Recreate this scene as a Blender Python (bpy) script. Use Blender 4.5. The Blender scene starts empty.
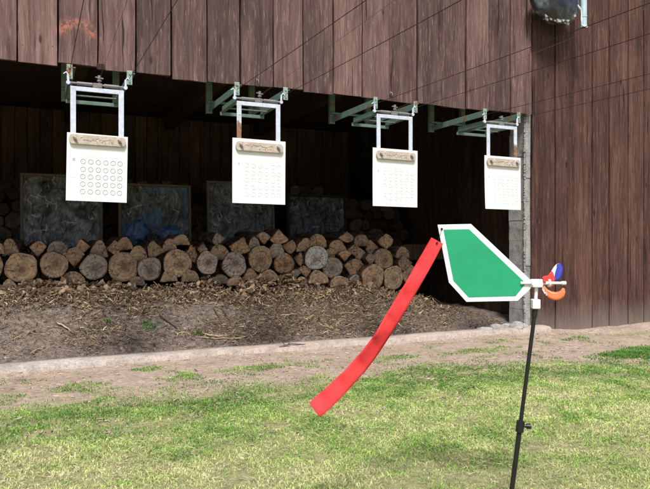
import bpy, bmesh, math, random
import numpy as np
from mathutils import Vector, Matrix
random.seed(7)
rng = np.random.default_rng(7)
R = math.radians
C = bpy.context.scene.collection
F = 630.0                      # focal length for a 650 px wide frame
VX, VY = 0.413, 0.911          # viewing direction on the ground plan (barn front is y = 0)
CAMY, CAMZ = -4.70, 0.85

# ------------------------------------------------------------------ planning helpers
def wx(u, y):                  # world x on a plane parallel to the barn front
    t = (u-325)/F
    return (y-CAMY)*(VX+t*VY)/(VY-t*VX)
def depth(u, y):
    t = (u-325)/F
    return (y-CAMY)/(VY-t*VX)
def wz(u, v, y):
    return CAMZ-(v-240)*depth(u, y)/F
def ww(u, w, y):               # width along the barn
    t = (u-325)/F
    return w*(y-CAMY)/(F*(VY-t*VX)**2)

def hsh(i, j, s):
    n = (i*374761393+j*668265263+s*1442695041) & 0xffffffff
    n = ((n ^ (n >> 13))*1274126177) & 0xffffffff
    return ((n ^ (n >> 16)) & 0xffff)/65535.0
def vn(x, y, s=0):
    x = np.asarray(x, float); y = np.asarray(y, float)
    i = np.floor(x).astype(np.int64); j = np.floor(y).astype(np.int64)
    fx = x-i; fy = y-j
    fx = fx*fx*(3-2*fx); fy = fy*fy*(3-2*fy)
    return (hsh(i, j, s)*(1-fx)+hsh(i+1, j, s)*fx)*(1-fy)+(hsh(i, j+1, s)*(1-fx)+hsh(i+1, j+1, s)*fx)*fy
def fbm(x, y, s=0, o=4):
    r = 0; a = .5
    for k in range(o):
        r = r+a*vn(np.asarray(x)*2**k, np.asarray(y)*2**k, s+k*17); a *= .5
    return r/(1-.5**o)
def sst(a, b, x):
    t = np.clip((x-a)/(b-a), 0, 1); return t*t*(3-2*t)

# ------------------------------------------------------------------ object helpers
def tag(o, label=None, cat=None, group=None, kind=None):
    if label: o['label'] = label
    if cat: o['category'] = cat
    if group: o['group'] = group
    if kind: o['kind'] = kind
    return o
def empty(name, loc=(0, 0, 0), rz=0, **k):
    o = bpy.data.objects.new(name, None); C.objects.link(o)
    o.location = loc; o.rotation_euler = (0, 0, rz); o.empty_display_size = .1
    return tag(o, **k)
def copy_tree(o, parent=None):
    c = o.copy(); C.objects.link(c)
    if parent: c.parent = parent
    for ch in [x for x in bpy.data.objects if x.parent == o]: copy_tree(ch, c)
    return c

class MB:
    def __init__(s): s.v = []; s.f = []; s.m = []; s.sm = []
    def add(s, vs, fs, mi=0, smooth=False):
        b = len(s.v); s.v += [tuple(p) for p in vs]
        for f in fs: s.f.append(tuple(i+b for i in f)); s.m.append(mi); s.sm.append(smooth)
    def box(s, a, b, mi=0):
        (x0, y0, z0), (x1, y1, z1) = a, b
        s.add([(x0,y0,z0),(x1,y0,z0),(x1,y1,z0),(x0,y1,z0),(x0,y0,z1),(x1,y0,z1),(x1,y1,z1),(x0,y1,z1)],
              [(3,2,1,0),(4,5,6,7),(0,1,5,4),(1,2,6,5),(2,3,7,6),(3,0,4,7)], mi)
    def tube(s, pts, r, n=8, mi=0, caps=True, taper=None):
        pts = [Vector(p) for p in pts]; vs = []; fs = []
        for i, p in enumerate(pts):
            d = (pts[min(i+1, len(pts)-1)]-pts[max(i-1, 0)]).normalized()
            up = Vector((0, 0, 1)) if abs(d.z) < .9 else Vector((1, 0, 0))
            a = d.cross(up).normalized(); b = d.cross(a).normalized()
            rr = r if taper is None else r*taper[i]
            for k in range(n):
                t = 2*math.pi*k/n
                vs.append(p+a*math.cos(t)*rr+b*math.sin(t)*rr)
        for i in range(len(pts)-1):
            for k in range(n):
                fs.append((i*n+k, i*n+(k+1) % n, (i+1)*n+(k+1) % n, (i+1)*n+k))
        s.add(vs, fs, mi, True)
        if caps:
            s.add(vs[:n], [tuple(range(n))], mi); s.add(vs[-n:], [tuple(reversed(range(n)))], mi)
    def prism(s, poly, y0, y1, mi=0):      # polygon in xz, extruded along y
        n = len(poly)
        s.add([(x, y0, z) for x, z in poly]+[(x, y1, z) for x, z in poly],
              [tuple(range(n)), tuple(reversed(range(n, 2*n)))]+[(i, i+n, (i+1) % n+n, (i+1) % n) for i in range(n)], mi)
    def build(s, name, mats, parent=None, bevel=0, recalc=True):
        me = bpy.data.meshes.new(name); me.from_pydata(s.v, [], s.f)
        mats = mats if isinstance(mats, (list, tuple)) else [mats]
        for m in mats: me.materials.append(m)
        for p, mi, sm in zip(me.polygons, s.m, s.sm): p.material_index = mi; p.use_smooth = sm
        if recalc:
            bm = bmesh.new(); bm.from_mesh(me); bmesh.ops.recalc_face_normals(bm, faces=bm.faces); bm.to_mesh(me); bm.free()
        o = bpy.data.objects.new(name, me); C.objects.link(o)
        if parent: o.parent = parent
        if bevel:
            b = o.modifiers.new('bevel', 'BEVEL'); b.width = bevel; b.segments = 2; b.limit_method = 'ANGLE'
        return o

# ------------------------------------------------------------------ materials
class NT:
    def __init__(s, name):
        s.mat = bpy.data.materials.new(name); s.mat.use_nodes = True
        s.t = s.mat.node_tree; s.p = s.t.nodes['Principled BSDF']; s.out = s.t.nodes['Material Output']
    def n(s, typ, ins=None, **pr):
        nd = s.t.nodes.new(typ)
        for k, v in pr.items(): setattr(nd, k, v)
        for k, v in (ins or {}).items():
            if isinstance(v, bpy.types.NodeSocket): s.t.links.new(v, nd.inputs[k])
            else: nd.inputs[k].default_value = v
        return nd
    def coord(s, scale=(1, 1, 1), kind='Object', loc=(0, 0, 0)):
        tc = s.n('ShaderNodeTexCoord'); mp = s.n('ShaderNodeMapping', {'Vector': tc.outputs[kind], 'Scale': scale, 'Location': loc})
        return mp.outputs[0]
    def world(s, scale=(1, 1, 1)):
        g = s.n('ShaderNodeNewGeometry'); return s.n('ShaderNodeMapping', {'Vector': g.outputs['Position'], 'Scale': scale}).outputs[0]
    def noise(s, vec, scale, detail=4, rough=.6, dist=0):
        return s.n('ShaderNodeTexNoise', {'Vector': vec, 'Scale': scale, 'Detail': detail, 'Roughness': rough, 'Distortion': dist}).outputs[0]
    def ramp(s, fac, stops):
        nd = s.n('ShaderNodeValToRGB', {'Fac': fac}); e = nd.color_ramp.elements
        while len(e) < len(stops): e.new(.5)
        for el, (p, c) in zip(e, stops):
            el.position = p; el.color = (c, c, c, 1) if isinstance(c, (int, float)) else (*c, 1)
        return nd.outputs[0]
    def mix(s, a, b, fac=.5, mode='MIX'):
        nd = s.n('ShaderNodeMix', data_type='RGBA', blend_type=mode)
        for idx, v in ((0, fac), (6, a), (7, b)):
            if isinstance(v, bpy.types.NodeSocket): s.t.links.new(v, nd.inputs[idx])
            else: nd.inputs[idx].default_value = v if idx == 0 else (*v, 1)
        return nd.outputs[2]
    def math(s, op, a, b=0., c=0.):
        nd = s.n('ShaderNodeMath', operation=op)
        for i, v in enumerate((a, b, c)):
            if isinstance(v, bpy.types.NodeSocket): s.t.links.new(v, nd.inputs[i])
            else: nd.inputs[i].default_value = v
        return nd.outputs[0]
    def bump(s, h, strength=.4, dist=.01):
        b = s.n('ShaderNodeBump', {'Height': h, 'Strength': strength, 'Distance': dist})
        s.t.links.new(b.outputs[0], s.p.inputs['Normal'])
    def fin(s, col, rough=.8, spec=.3, metal=0):
        for k, v in (('Base Color', col), ('Roughness', rough), ('Specular IOR Level', spec), ('Metallic', metal)):
            if isinstance(v, bpy.types.NodeSocket): s.t.links.new(v, s.p.inputs[k])
            else: s.p.inputs[k].default_value = (*v, 1) if k == 'Base Color' else v
        return s.mat

def simple(name, col, rough=.6, var=.15, scale=20, spec=.3, metal=0, bump=.15, kind='Object'):
    m = NT(name); c = m.coord(kind=kind); n = m.noise(c, scale, 6, .65)
    col2 = tuple(x*(1-var*2) for x in col); col3 = tuple(min(1, x*(1+var)) for x in col)
    cc = m.ramp(n, [(.3, col2), (.7, col3)])
    if bump: m.bump(m.noise(c, scale*3, 4), bump, .003)
    return m.fin(cc, rough, spec, metal)

def rusty(name, col, amount=.55, rough=.55, rust=(.16, .07, .03), scale=14, low=False):
    m = NT(name); c = m.world()
    n = m.noise(c, scale, 8, .7); base = m.ramp(m.noise(c, scale*2.3, 5), [(.3, tuple(x*.72 for x in col)), (.65, col)])
    rc = m.ramp(m.noise(c, scale*4, 5), [(.3, tuple(x*.5 for x in rust)), (.7, tuple(x*1.8 for x in rust))])
    cc = m.mix(base, rc, m.ramp(n, [(amount, 0.), (amount+.05, 1.)]))
    if low:        # paint gone near the lower end
        zz = m.n('ShaderNodeSeparateXYZ', {0: c}).outputs[2]
        k = m.math('ADD', zz, m.math('MULTIPLY', m.noise(c, 22., 5, .7), -.16))
        cc = m.mix(cc, rc, m.n('ShaderNodeMapRange', {'Value': k, 'From Min': 1.585, 'From Max': 1.555}).outputs[0])
    m.bump(n, .25, .003)
    return m.fin(cc, rough, .35, 0)

def planks_mat(name, dark, mid, light, stain=False, base_dust=False, contrast=1.0):
    m = NT(name); w = m.world()
    att = m.n('ShaderNodeAttribute', attribute_name='board').outputs['Color']
    sep = m.n('ShaderNodeSeparateColor', {'Color': att})
    off = m.n('ShaderNodeCombineXYZ', {'X': m.math('MULTIPLY', sep.outputs[0], 31.), 'Z': m.math('MULTIPLY', sep.outputs[1], 57.)}).outputs[0]
    v = m.n('ShaderNodeVectorMath', {0: w, 1: off}, operation='ADD').outputs[0]
    # slow waviness so that the grain flows around knots
    wv = m.n('ShaderNodeTexNoise', {'Vector': m.n('ShaderNodeMapping', {'Vector': v, 'Scale': (5, 5, 2.2)}).outputs[0], 'Scale': 1., 'Detail': 2.}).outputs[1]
    wob = m.n('ShaderNodeVectorMath', {0: wv, 'Scale': .055}, operation='SCALE').outputs[0]
    v2 = m.n('ShaderNodeVectorMath', {0: v, 1: wob}, operation='ADD').outputs[0]
    st = m.n('ShaderNodeMapping', {'Vector': v2, 'Scale': (60, 20, 1.6)}).outputs[0]
    st2 = m.n('ShaderNodeMapping', {'Vector': v2, 'Scale': (190, 50, 5)}).outputs[0]
    g1 = m.noise(st, 1., 5, .7); g2 = m.noise(st2, 1., 4, .65); big = m.noise(m.n('ShaderNodeMapping', {'Vector': v, 'Scale': (4, 4, 1.5)}).outputs[0], 1., 5, .6)
    g = m.math('ADD', m.math('MULTIPLY', g1, .5), m.math('ADD', m.math('MULTIPLY', g2, .22), m.math('MULTIPLY', m.noise(m.n('ShaderNodeMapping', {'Vector': v2, 'Scale': (14, 8, .8)}).outputs[0], 1., 4, .6), .28)))
    cc = m.ramp(g, [(.36, dark), (.50, mid), (.64, light)])
    cc = m.mix(cc, m.ramp(big, [(.30, .52), (.68, 1.28)]), .85*contrast, 'MULTIPLY')
    bl = m.n('ShaderNodeMapRange', {'Value': sep.outputs[2], 'To Min': .60, 'To Max': 1.25}).outputs[0]
    cc = m.n('ShaderNodeVectorMath', {0: cc, 'Scale': bl}, operation='SCALE').outputs[0]
    # silvery wear
    wear = m.ramp(m.noise(m.n('ShaderNodeMapping', {'Vector': v, 'Scale': (60, 20, 6)}).outputs[0], 1., 8, .8), [(.54, 0.), (.72, .65)])
    cc = m.mix(cc, tuple(min(1, x*1.9+.03) for x in light), wear)
    # knots and drying cracks
    kv = m.n('ShaderNodeTexVoronoi', {'Vector': m.n('ShaderNodeMapping', {'Vector': v2, 'Scale': (5.5, .01, 2.1)}).outputs[0], 'Scale': 1.}).outputs[0]
    knot = m.ramp(kv, [(.05, 1.), (.09, 0.)])
    cc = m.mix(cc, tuple(x*.45 for x in dark), m.math('MULTIPLY', knot, .85))
    ck = m.noise(m.n('ShaderNodeMapping', {'Vector': v2, 'Scale': (34, 10, .7)}).outputs[0], 1., 3, .5)
    crack = m.ramp(ck, [(.315, 1.), (.335, 0.)])
    cc = m.mix(cc, (.006, .004, .004), m.math('MULTIPLY', crack, .85))
    if stain:      # orange-red remains of paint in an arch on the third board
        sx = m.n('ShaderNodeSeparateXYZ', {0: w})
        dx = m.math('SUBTRACT', sx.outputs[0], .24); dz = m.math('SUBTRACT', sx.outputs[2], 2.25)
        rr = m.math('SQRT', m.math('ADD', m.math('MULTIPLY', dx, dx), m.math('MULTIPLY', dz, dz)))
        ring = m.ramp(m.math('ABSOLUTE', m.math('SUBTRACT', rr, .105)), [(.012, 1.), (.05, 0.)])
        upm = m.ramp(dz, [(.0, 0.), (.04, 1.)])
        brk = m.ramp(m.noise(w, 38., 5, .7), [(.46, 0.), (.56, 1.)])
        cc = m.mix(cc, (.36, .135, .09), m.math('MULTIPLY', m.math('MULTIPLY', ring, upm), brk))
    if base_dust:
        sz = m.n('ShaderNodeSeparateXYZ', {0: w}).outputs[2]
        nn = m.math('ADD', sz, m.math('MULTIPLY', m.noise(m.world((9, 9, 3)), 1., 5, .7), -.30))
        cc = m.mix(cc, (.20, .17, .15), m.ramp(nn, [(-.10 % 1, .0), (.999, .0)]) if False else m.n('ShaderNodeMapRange', {'Value': nn, 'From Min': .10, 'From Max': -.22, 'To Min': 0., 'To Max': .75}).outputs[0])
    h = m.math('SUBTRACT', m.math('ADD', m.math('MULTIPLY', g, .8), m.math('MULTIPLY', big, .2)), m.math('MULTIPLY', crack, .6))
    m.bump(h, .7, .006)
    return m.fin(cc, .78, .22)

def ends_mat():
    m = NT('log_end'); uv = m.n('ShaderNodeUVMap').outputs[0]
    oi = m.n('ShaderNodeObjectInfo'); rnd = oi.outputs['Random']
    off = m.n('ShaderNodeCombineXYZ', {'X': m.math('MULTIPLY', rnd, 40.), 'Y': m.math('MULTIPLY', rnd, 71.)}).outputs[0]
    v = m.n('ShaderNodeVectorMath', {0: uv, 1: off}, operation='ADD').outputs[0]
    s = m.n('ShaderNodeSeparateXYZ', {0: uv})
    rad = m.math('SQRT', m.math('ADD', m.math('MULTIPLY', s.outputs[0], s.outputs[0]), m.math('MULTIPLY', s.outputs[1], s.outputs[1])))
    ang = m.math('ARCTAN2', s.outputs[1], s.outputs[0])
    nz = m.noise(v, 22., 5, .7)
    r2 = m.math('ADD', rad, m.math('MULTIPLY', nz, .012))
    rings = m.math('SINE', m.math('MULTIPLY', r2, 620.))
    rings2 = m.math('SINE', m.math('MULTIPLY', r2, 190.))
    base = oi.outputs['Color']
    k = m.math('ADD', m.math('MULTIPLY', rings, .10), m.math('ADD', m.math('MULTIPLY', rings2, .13), m.math('MULTIPLY', nz, 1.5)))
    k = m.math('ADD', k, .18)
    cc = m.n('ShaderNodeVectorMath', {0: base, 'Scale': k}, operation='SCALE').outputs[0]
    cc = m.mix(cc, (.10, .085, .075), m.ramp(m.noise(v, 13., 6, .75), [(.52, 0.), (.70, .75)]))
    heart = m.ramp(rad, [(.012, .55), (.06, 0.)])
    cc = m.mix(cc, (.05, .03, .02), heart)
    # radial drying cracks
    av = m.n('ShaderNodeCombineXYZ', {'X': m.math('MULTIPLY', ang, 1.9), 'Y': m.math('MULTIPLY', rad, 5.), 'Z': m.math('MULTIPLY', rnd, 90.)}).outputs[0]
    cn = m.noise(av, 1.2, 2, .5)
    crack = m.ramp(m.math('ABSOLUTE', m.math('SUBTRACT', cn, .5)), [(.003, 1.), (.014, 0.)])
    cc = m.mix(cc, (.008, .006, .005), m.math('MULTIPLY', crack, .8))
    m.bump(m.math('SUBTRACT', m.math('ADD', nz, m.math('MULTIPLY', rings, .12)), crack), .7, .01)
    return m.fin(cc, .85, .15)
def bark_mat():
    m = NT('bark'); w = m.world((30, 6, 30)); n = m.noise(w, 1., 8, .7)
    cc = m.ramp(n, [(.32, (.018, .012, .009)), (.5, (.07, .045, .03)), (.7, (.19, .14, .10))]); m.bump(n, .9, .02)
    return m.fin(cc, .9, .1)

def concrete(name, col=(.34, .33, .31), scale=9, dark=.45):
    m = NT(name); w = m.world()
    a = m.noise(w, scale, 9, .72); b = m.noise(w, scale*7, 5, .7); g = m.noise(w, 190., 2, .6)
    cc = m.ramp(a, [(.28, tuple(x*dark for x in col)), (.5, col), (.75, tuple(x*1.35 for x in col))])
    cc = m.mix(cc, m.ramp(b, [(.3, .55), (.6, 1.1)]), .7, 'MULTIPLY')
    cc = m.mix(cc, m.ramp(g, [(.3, .7), (.6, 1.1)]), .5, 'MULTIPLY')
    m.bump(m.math('ADD', b, m.math('MULTIPLY', g, .5)), .7, .01)
    return m.fin(cc, .92, .15)

M = {}
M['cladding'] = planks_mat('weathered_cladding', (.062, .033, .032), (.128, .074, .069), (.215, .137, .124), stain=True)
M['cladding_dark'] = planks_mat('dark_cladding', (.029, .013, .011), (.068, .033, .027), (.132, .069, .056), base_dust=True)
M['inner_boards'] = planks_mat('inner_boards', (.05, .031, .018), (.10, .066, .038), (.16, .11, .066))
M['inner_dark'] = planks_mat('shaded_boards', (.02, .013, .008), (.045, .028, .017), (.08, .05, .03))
M['black_gap'] = simple('shadow_board', (.012, .009, .008), .9)
M['nail'] = simple('nail_head', (.05, .035, .03), .6, .2, 60)
M['end'] = ends_mat(); M['bark'] = bark_mat()
def sill_mat():
    m = NT('concrete_sill_surface'); w = m.world(); a = m.noise(w, 7., 9, .72); b = m.noise(w, 45., 6, .7); g = m.noise(w, 170., 2, .6)
    c1 = m.ramp(a, [(.3, (.24, .215, .19)), (.5, (.42, .37, .335)), (.75, (.56, .51, .47))])
    c2 = m.ramp(a, [(.3, (.32, .25, .20)), (.52, (.46, .36, .30)), (.75, (.55, .45, .38))])
    xx = m.n('ShaderNodeSeparateXYZ', {0: w}).outputs[0]
    f = m.n('ShaderNodeMapRange', {'Value': m.math('ADD', xx, m.math('MULTIPLY', a, 1.5)), 'From Min': .9, 'From Max': 2.2, 'To Max': .5}).outputs[0]
    cc = m.mix(c1, c2, f); cc = m.mix(cc, m.ramp(b, [(.3, .6), (.6, 1.1)]), .8, 'MULTIPLY'); cc = m.mix(cc, m.ramp(g, [(.3, .7), (.6, 1.1)]), .6, 'MULTIPLY')
    m.bump(m.math('ADD', b, m.math('MULTIPLY', g, .5)), .8, .012); return m.fin(cc, .92, .1)
M['concrete'] = sill_mat() if True else concrete('concrete_sill_surface', (.40, .345, .31), 7, .5)
M['block'] = concrete('concrete_block_surface', (.36, .36, .35), 12, .4)
M['mortar'] = concrete('mortar', (.40, .40, .39), 20, .6)
M['green_paint'] = rusty('green_paint', (.12, .20, .165), .57)
M['pale_green'] = rusty('pale_green_paint', (.28, .38, .33), .55)
M['white_metal'] = rusty('white_painted_steel', (.60, .65, .78), .68, .45, (.20, .13, .09))
M['rust_metal'] = rusty('white_paint_over_rust', (.60, .64, .74), .60, .5, (.20, .11, .07), 14, True)
M['steel'] = rusty('dull_steel', (.20, .20, .20), .58, .4)
M['wire'] = simple('steel_wire', (.025, .022, .022), .45, 0, 1, .4, .3, 0)
M['cord'] = simple('pull_cord', (.10, .085, .08), .8, 0, 1, .3, 0, 0)
M['paper'] = simple('white_card', (.77, .77, .76), .75, .01, 8, .2, 0, .03)
M['ink'] = simple('grey_ink', (.16, .16, .20), .8, .1, 300, .2, 0, 0)
M['ink_light'] = simple('faded_ink', (.46, .46, .48), .8, .1, 300, .2, 0, 0)
M['ink_dark'] = simple('brown_pen', (.16, .10, .08), .8, .1, 300, .2, 0, 0)
M['strip'] = simple('pale_wood_strip', (.50, .43, .37), .75, .16, 26, .2, 0, .3)
M['flag_white'] = simple('white_plastic', (.80, .81, .82), .5, .05, 14, .4, 0, 0)
M['flag_green'] = simple('green_plastic', (.018, .32, .15), .55, .07, 7, .3, 0, .08)
M['red_cloth'] = simple('red_ribbon', (.78, .060, .065), .7, .10, 14, .15, 0, .5)
rt_ = M['red_cloth'].node_tree; ro_ = rt_.nodes['Material Output']; rp_ = rt_.nodes['Principled BSDF']; tb = rt_.nodes.new('ShaderNodeBsdfTranslucent'); tb.inputs[0].default_value = (.85, .08, .08, 1)
mm = rt_.nodes.new('ShaderNodeMixShader'); mm.inputs[0].default_value = .25; rt_.links.new(rp_.outputs[0], mm.inputs[1]); rt_.links.new(tb.outputs[0], mm.inputs[2]); rt_.links.new(mm.outputs[0], ro_.inputs[0])
M['red'] = simple('red_blade', (.70, .05, .035), .35, .05, 10, .5, 0, 0)
M['blue'] = simple('blue_blade', (.03, .04, .33), .35, .05, 10, .5, 0, 0)
M['orange'] = simple('orange_blade', (.60, .14, .03), .4, .08, 10, .5, 0, 0)
M['black_pole'] = simple('black_pole', (.012, .013, .015), .38, .1, 30, .45, 0, 0)
M['window_frame'] = simple('old_frame_wood', (.10, .075, .05), .8, .2, 30)
M['pipe'] = simple('pale_blue_pipe', (.42, .56, .66), .4, .06, 12, .4, 0, 0)

def dirty_glint_glass(name, a, b, blue=0., seed=0):
    m = NT(name); c = m.coord((1, 1, 1), loc=(seed*3.1, seed, seed*2.3))
    n = m.noise(c, 6., 9, .72, 1.1); n2 = m.noise(m.coord((3, 3, 1), loc=(seed, 0, 0)), 9., 6, .7, .6)
    cc = m.ramp(n, [(.38, a), (.52, tuple((x+y)/2.4 for x, y in zip(a, b))), (.66, b)])
    cc = m.mix(cc, m.ramp(n2, [(.35, .35), (.62, 1.3)]), .8, 'MULTIPLY')
    fold = m.n('ShaderNodeTexVoronoi', {'Vector': m.n('ShaderNodeMapping', {'Vector': m.n('ShaderNodeVectorMath', {0: c, 1: m.n('ShaderNodeVectorMath', {0: m.n('ShaderNodeTexNoise', {'Vector': c, 'Scale': 5., 'Detail': 3.}).outputs[1], 'Scale': .22}, operation='SCALE').outputs[0]}, operation='ADD').outputs[0], 'Scale': (13, 1, 7)}).outputs[0], 'Scale': 1.}, feature='DISTANCE_TO_EDGE').outputs[0]
    glint = m.math('MULTIPLY', m.ramp(fold, [(.0, 1.), (.05, 0.)]), m.ramp(m.noise(c, 9., 4, .6), [(.48, 0.), (.60, .8)]))
    cc = m.mix(cc, tuple(min(1, x*1.9) for x in b), glint)  # bright highlights along the folds, painted into the base colour
    if blue: cc = m.mix(cc, (.07, .14, .25), m.ramp(m.noise(c, 3.1, 3, .5), [(.50, 0.), (.58, blue)]))
    m.bump(m.math('ADD', m.math('ADD', n, n2), m.ramp(fold, [(0, 1.), (.25, 0.)])), .9, .025)
    return m.fin(cc, m.ramp(n2, [(.4, .25), (.6, .7)]), .5)

# ------------------------------------------------------------------ ground
def mound(x):
    return np.interp(x, [-4, -.3, 1.2, 3.0, 3.6, 4.2, 5.0, 12], [.50, .47, .40, .34, .22, .10, .08, .08])
def height(x, y):
    x = np.asarray(x, float); y = np.asarray(y, float)
    z = .028*(fbm(x*1.3, y*1.3, 3)-.5)+.016*(fbm(x*9, y*9, 9, 3)-.5)
    inside = sst(.0, .12, y)*np.where(y < .29, sst(4.42, 4.30, x), 1.)
    prof = np.interp(y, [-.1, .05, .35, .70, .93, 1.15, 30], [0, .02, .14, .32, .44, .47, .47])/.47
    z = z+inside*(prof*mound(x)+.05*(fbm(x*3, y*3, 21)-.5)+.036*(fbm(x*13, y*13, 5, 3)-.5))
    # a low bank of dust against the boards to the right of the opening
    z = z-.05*sst(4.2, 5.0, x)*sst(-1.2, -.1, y)+.05*sst(.45, 0, np.abs(y+.12))*sst(4.4, 5.6, x)*fbm(x*2.2, y*2, 31)
    z = z-.012*sst(-.55, -.2, y)*sst(.05, -.2, y)+.012*sst(.16, .05, np.abs(y+.17))*sst(.5, .75, fbm(x*3.3, y*1.5, 33))
    return z
def grassy(x, y):
    x = np.asarray(x, float); y = np.asarray(y, float)
    edge = np.interp(x, [-3, -.3, .9, 2.4, 3.3, 4.4, 9], [-1.28, -1.20, -1.08, -1.10, -1.30, -1.75, -1.7])+.55*(fbm(x*2.1, y*2.1, 41)-.5)
    g = sst(.14, -.42, y-edge)
    for cx, cy, rx, ry, s in ((5.05, -.52, .50, .14, .8), (4.15, -1.42, .42, .24, 1.), (3.1, -.80, .28, .10, .7), (1.25, -.72, .30, .10, .55),
                              (2.35, -.78, .25, .09, .5), (.65, -.42, .12, .08, .5), (3.35, -.75, .2, .08, .5)):
        d = np.sqrt(((x-cx)/rx)**2+((y-cy)/ry)**2)+.7*(fbm(x*7, y*7, 51)-.5)
        g = np.maximum(g, s*sst(1.1, .5, d))
    sprinkle = sst(.54, .72, fbm(x*6, y*6, 61))*sst(-.22, -.7, y)*.40
    g = np.maximum(g, sprinkle)
    return g*(y < -.28)

def axis(a, b, step, far):
    core = np.arange(a, b+1e-6, step); out = [1.]
    e = step*2; lo = []; hi = []; d = 0
    while d < far: d += e; e *= 1.5; lo.append(a-d); hi.append(b+d)
    return np.concatenate([lo[::-1], core, hi])
gx = axis(-2.6, 7.5, .028, 90); gy = axis(-3.9, 1.4, .028, 90)
X, Y = np.meshgrid(gx, gy); Z = height(X, Y)
nx, ny = len(gx), len(gy)
verts = np.stack([X, Y, Z], -1).reshape(-1, 3)
ii = (np.arange(ny-1)[:, None]*nx+np.arange(nx-1)[None]).reshape(-1)
faces = np.stack([ii, ii+1, ii+nx+1, ii+nx], 1)
def np_mesh(name, verts, faces, mat, smooth=False, cols=None, cname='tint', parent=None):
    me = bpy.data.meshes.new(name); k = faces.shape[1]
    me.vertices.add(len(verts)); me.vertices.foreach_set('co', verts.astype(np.float32).ravel())
    me.loops.add(faces.size); me.loops.foreach_set('vertex_index', faces.astype(np.int32).ravel())
    me.polygons.add(len(faces)); me.polygons.foreach_set('loop_start', (np.arange(len(faces))*k).astype(np.int32))
    me.polygons.foreach_set('loop_total', np.full(len(faces), k, np.int32))
    me.polygons.foreach_set('use_smooth', np.full(len(faces), smooth, bool))
    me.update(calc_edges=True)
    if cols is not None:
        a = me.color_attributes.new(cname, 'FLOAT_COLOR', 'POINT')
        a.data.foreach_set('color', np.concatenate([cols, np.ones((len(cols), 1))], 1).astype(np.float32).ravel())
    me.materials.append(mat); me.validate()
    o = bpy.data.objects.new(name, me); C.objects.link(o)
    if parent: o.parent = parent
    return o

gm = NT('ground_surface'); w = gm.world()
att = gm.n('ShaderNodeSeparateColor', {'Color': gm.n('ShaderNodeAttribute', attribute_name='tint').outputs['Color']})
n1 = gm.noise(w, 3.2, 8, .7); n2 = gm.noise(w, 26., 7, .7); n3 = gm.noise(w, 130., 4, .7)
dirt = gm.ramp(n1, [(.3, (.37, .285, .22)), (.52, (.48, .375, .30)), (.72, (.56, .46, .375))])
dirt = gm.mix(dirt, gm.ramp(n2, [(.32, .58), (.6, 1.12)]), .8, 'MULTIPLY')
dirt = gm.mix(dirt, gm.ramp(n3, [(.3, .6), (.65, 1.2)]), .7, 'MULTIPLY')
soil = gm.ramp(n2, [(.3, (.19, .175, .09)), (.55, (.36, .34, .18)), (.75, (.50, .46, .27))])
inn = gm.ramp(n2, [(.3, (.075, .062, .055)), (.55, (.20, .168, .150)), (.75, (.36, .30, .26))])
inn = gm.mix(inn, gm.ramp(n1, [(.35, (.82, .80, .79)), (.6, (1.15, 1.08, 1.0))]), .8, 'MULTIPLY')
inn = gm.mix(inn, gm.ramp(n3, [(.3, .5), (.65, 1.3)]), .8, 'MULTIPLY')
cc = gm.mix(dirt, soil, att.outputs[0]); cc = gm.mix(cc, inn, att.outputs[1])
gm.bump(gm.math('ADD', n2, gm.math('MULTIPLY', n3, .6)), .9, .02)
gmat = gm.fin(cc, .95, .1)
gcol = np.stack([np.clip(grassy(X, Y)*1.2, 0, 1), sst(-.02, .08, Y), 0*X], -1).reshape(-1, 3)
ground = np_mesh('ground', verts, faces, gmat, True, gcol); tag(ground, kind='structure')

# ---- grass blades
def blades(n, xs, ys, hgt, wid, cols, lean=.8, name='grass', zoff=0., mat=None):
    z = height(xs, ys)+zoff
    a = rng.uniform(0, 2*np.pi, n); b = rng.uniform(0, 2*np.pi, n)
    ln = hgt*lean*rng.uniform(.2, 1.25, n)
    p0 = np.stack([xs-np.cos(a)*wid, ys-np.sin(a)*wid, z-.004], -1)
    p1 = np.stack([xs+np.cos(a)*wid, ys+np.sin(a)*wid, z-.004], -1)
    m0 = np.stack([xs-np.cos(a)*wid*.8+np.cos(b)*ln*.35, ys-np.sin(a)*wid*.8+np.sin(b)*ln*.35, z+hgt*.6], -1)
    m1 = np.stack([xs+np.cos(a)*wid*.8+np.cos(b)*ln*.35, ys+np.sin(a)*wid*.8+np.sin(b)*ln*.35, z+hgt*.6], -1)
    t = np.stack([xs+np.cos(b)*ln, ys+np.sin(b)*ln, z+hgt*rng.uniform(.75, 1., n)], -1)
    V = np.stack([p0, p1, m0, m1, t], 1).reshape(-1, 3)
    k = np.arange(n)*5
    Fc = np.concatenate([np.stack([k, k+1, k+3], 1), np.stack([k, k+3, k+2], 1), np.stack([k+2, k+3, k+4], 1)])
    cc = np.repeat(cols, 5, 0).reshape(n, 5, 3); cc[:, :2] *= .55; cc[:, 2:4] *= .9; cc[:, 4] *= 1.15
    return V, Fc, cc.reshape(-1, 3)
gb = NT('grass_blade'); ga = gb.n('ShaderNodeAttribute', attribute_name='tint').outputs['Color']
grass_mat = gb.fin(ga, .6, .25)
tr = gb.n('ShaderNodeBsdfTranslucent', {'Color': ga}); mx = gb.n('ShaderNodeMixShader', {0: .3, 1: gb.p.outputs[0], 2: tr.outputs[0]})
gb.t.links.new(mx.outputs[0], gb.out.inputs[0])

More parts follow.
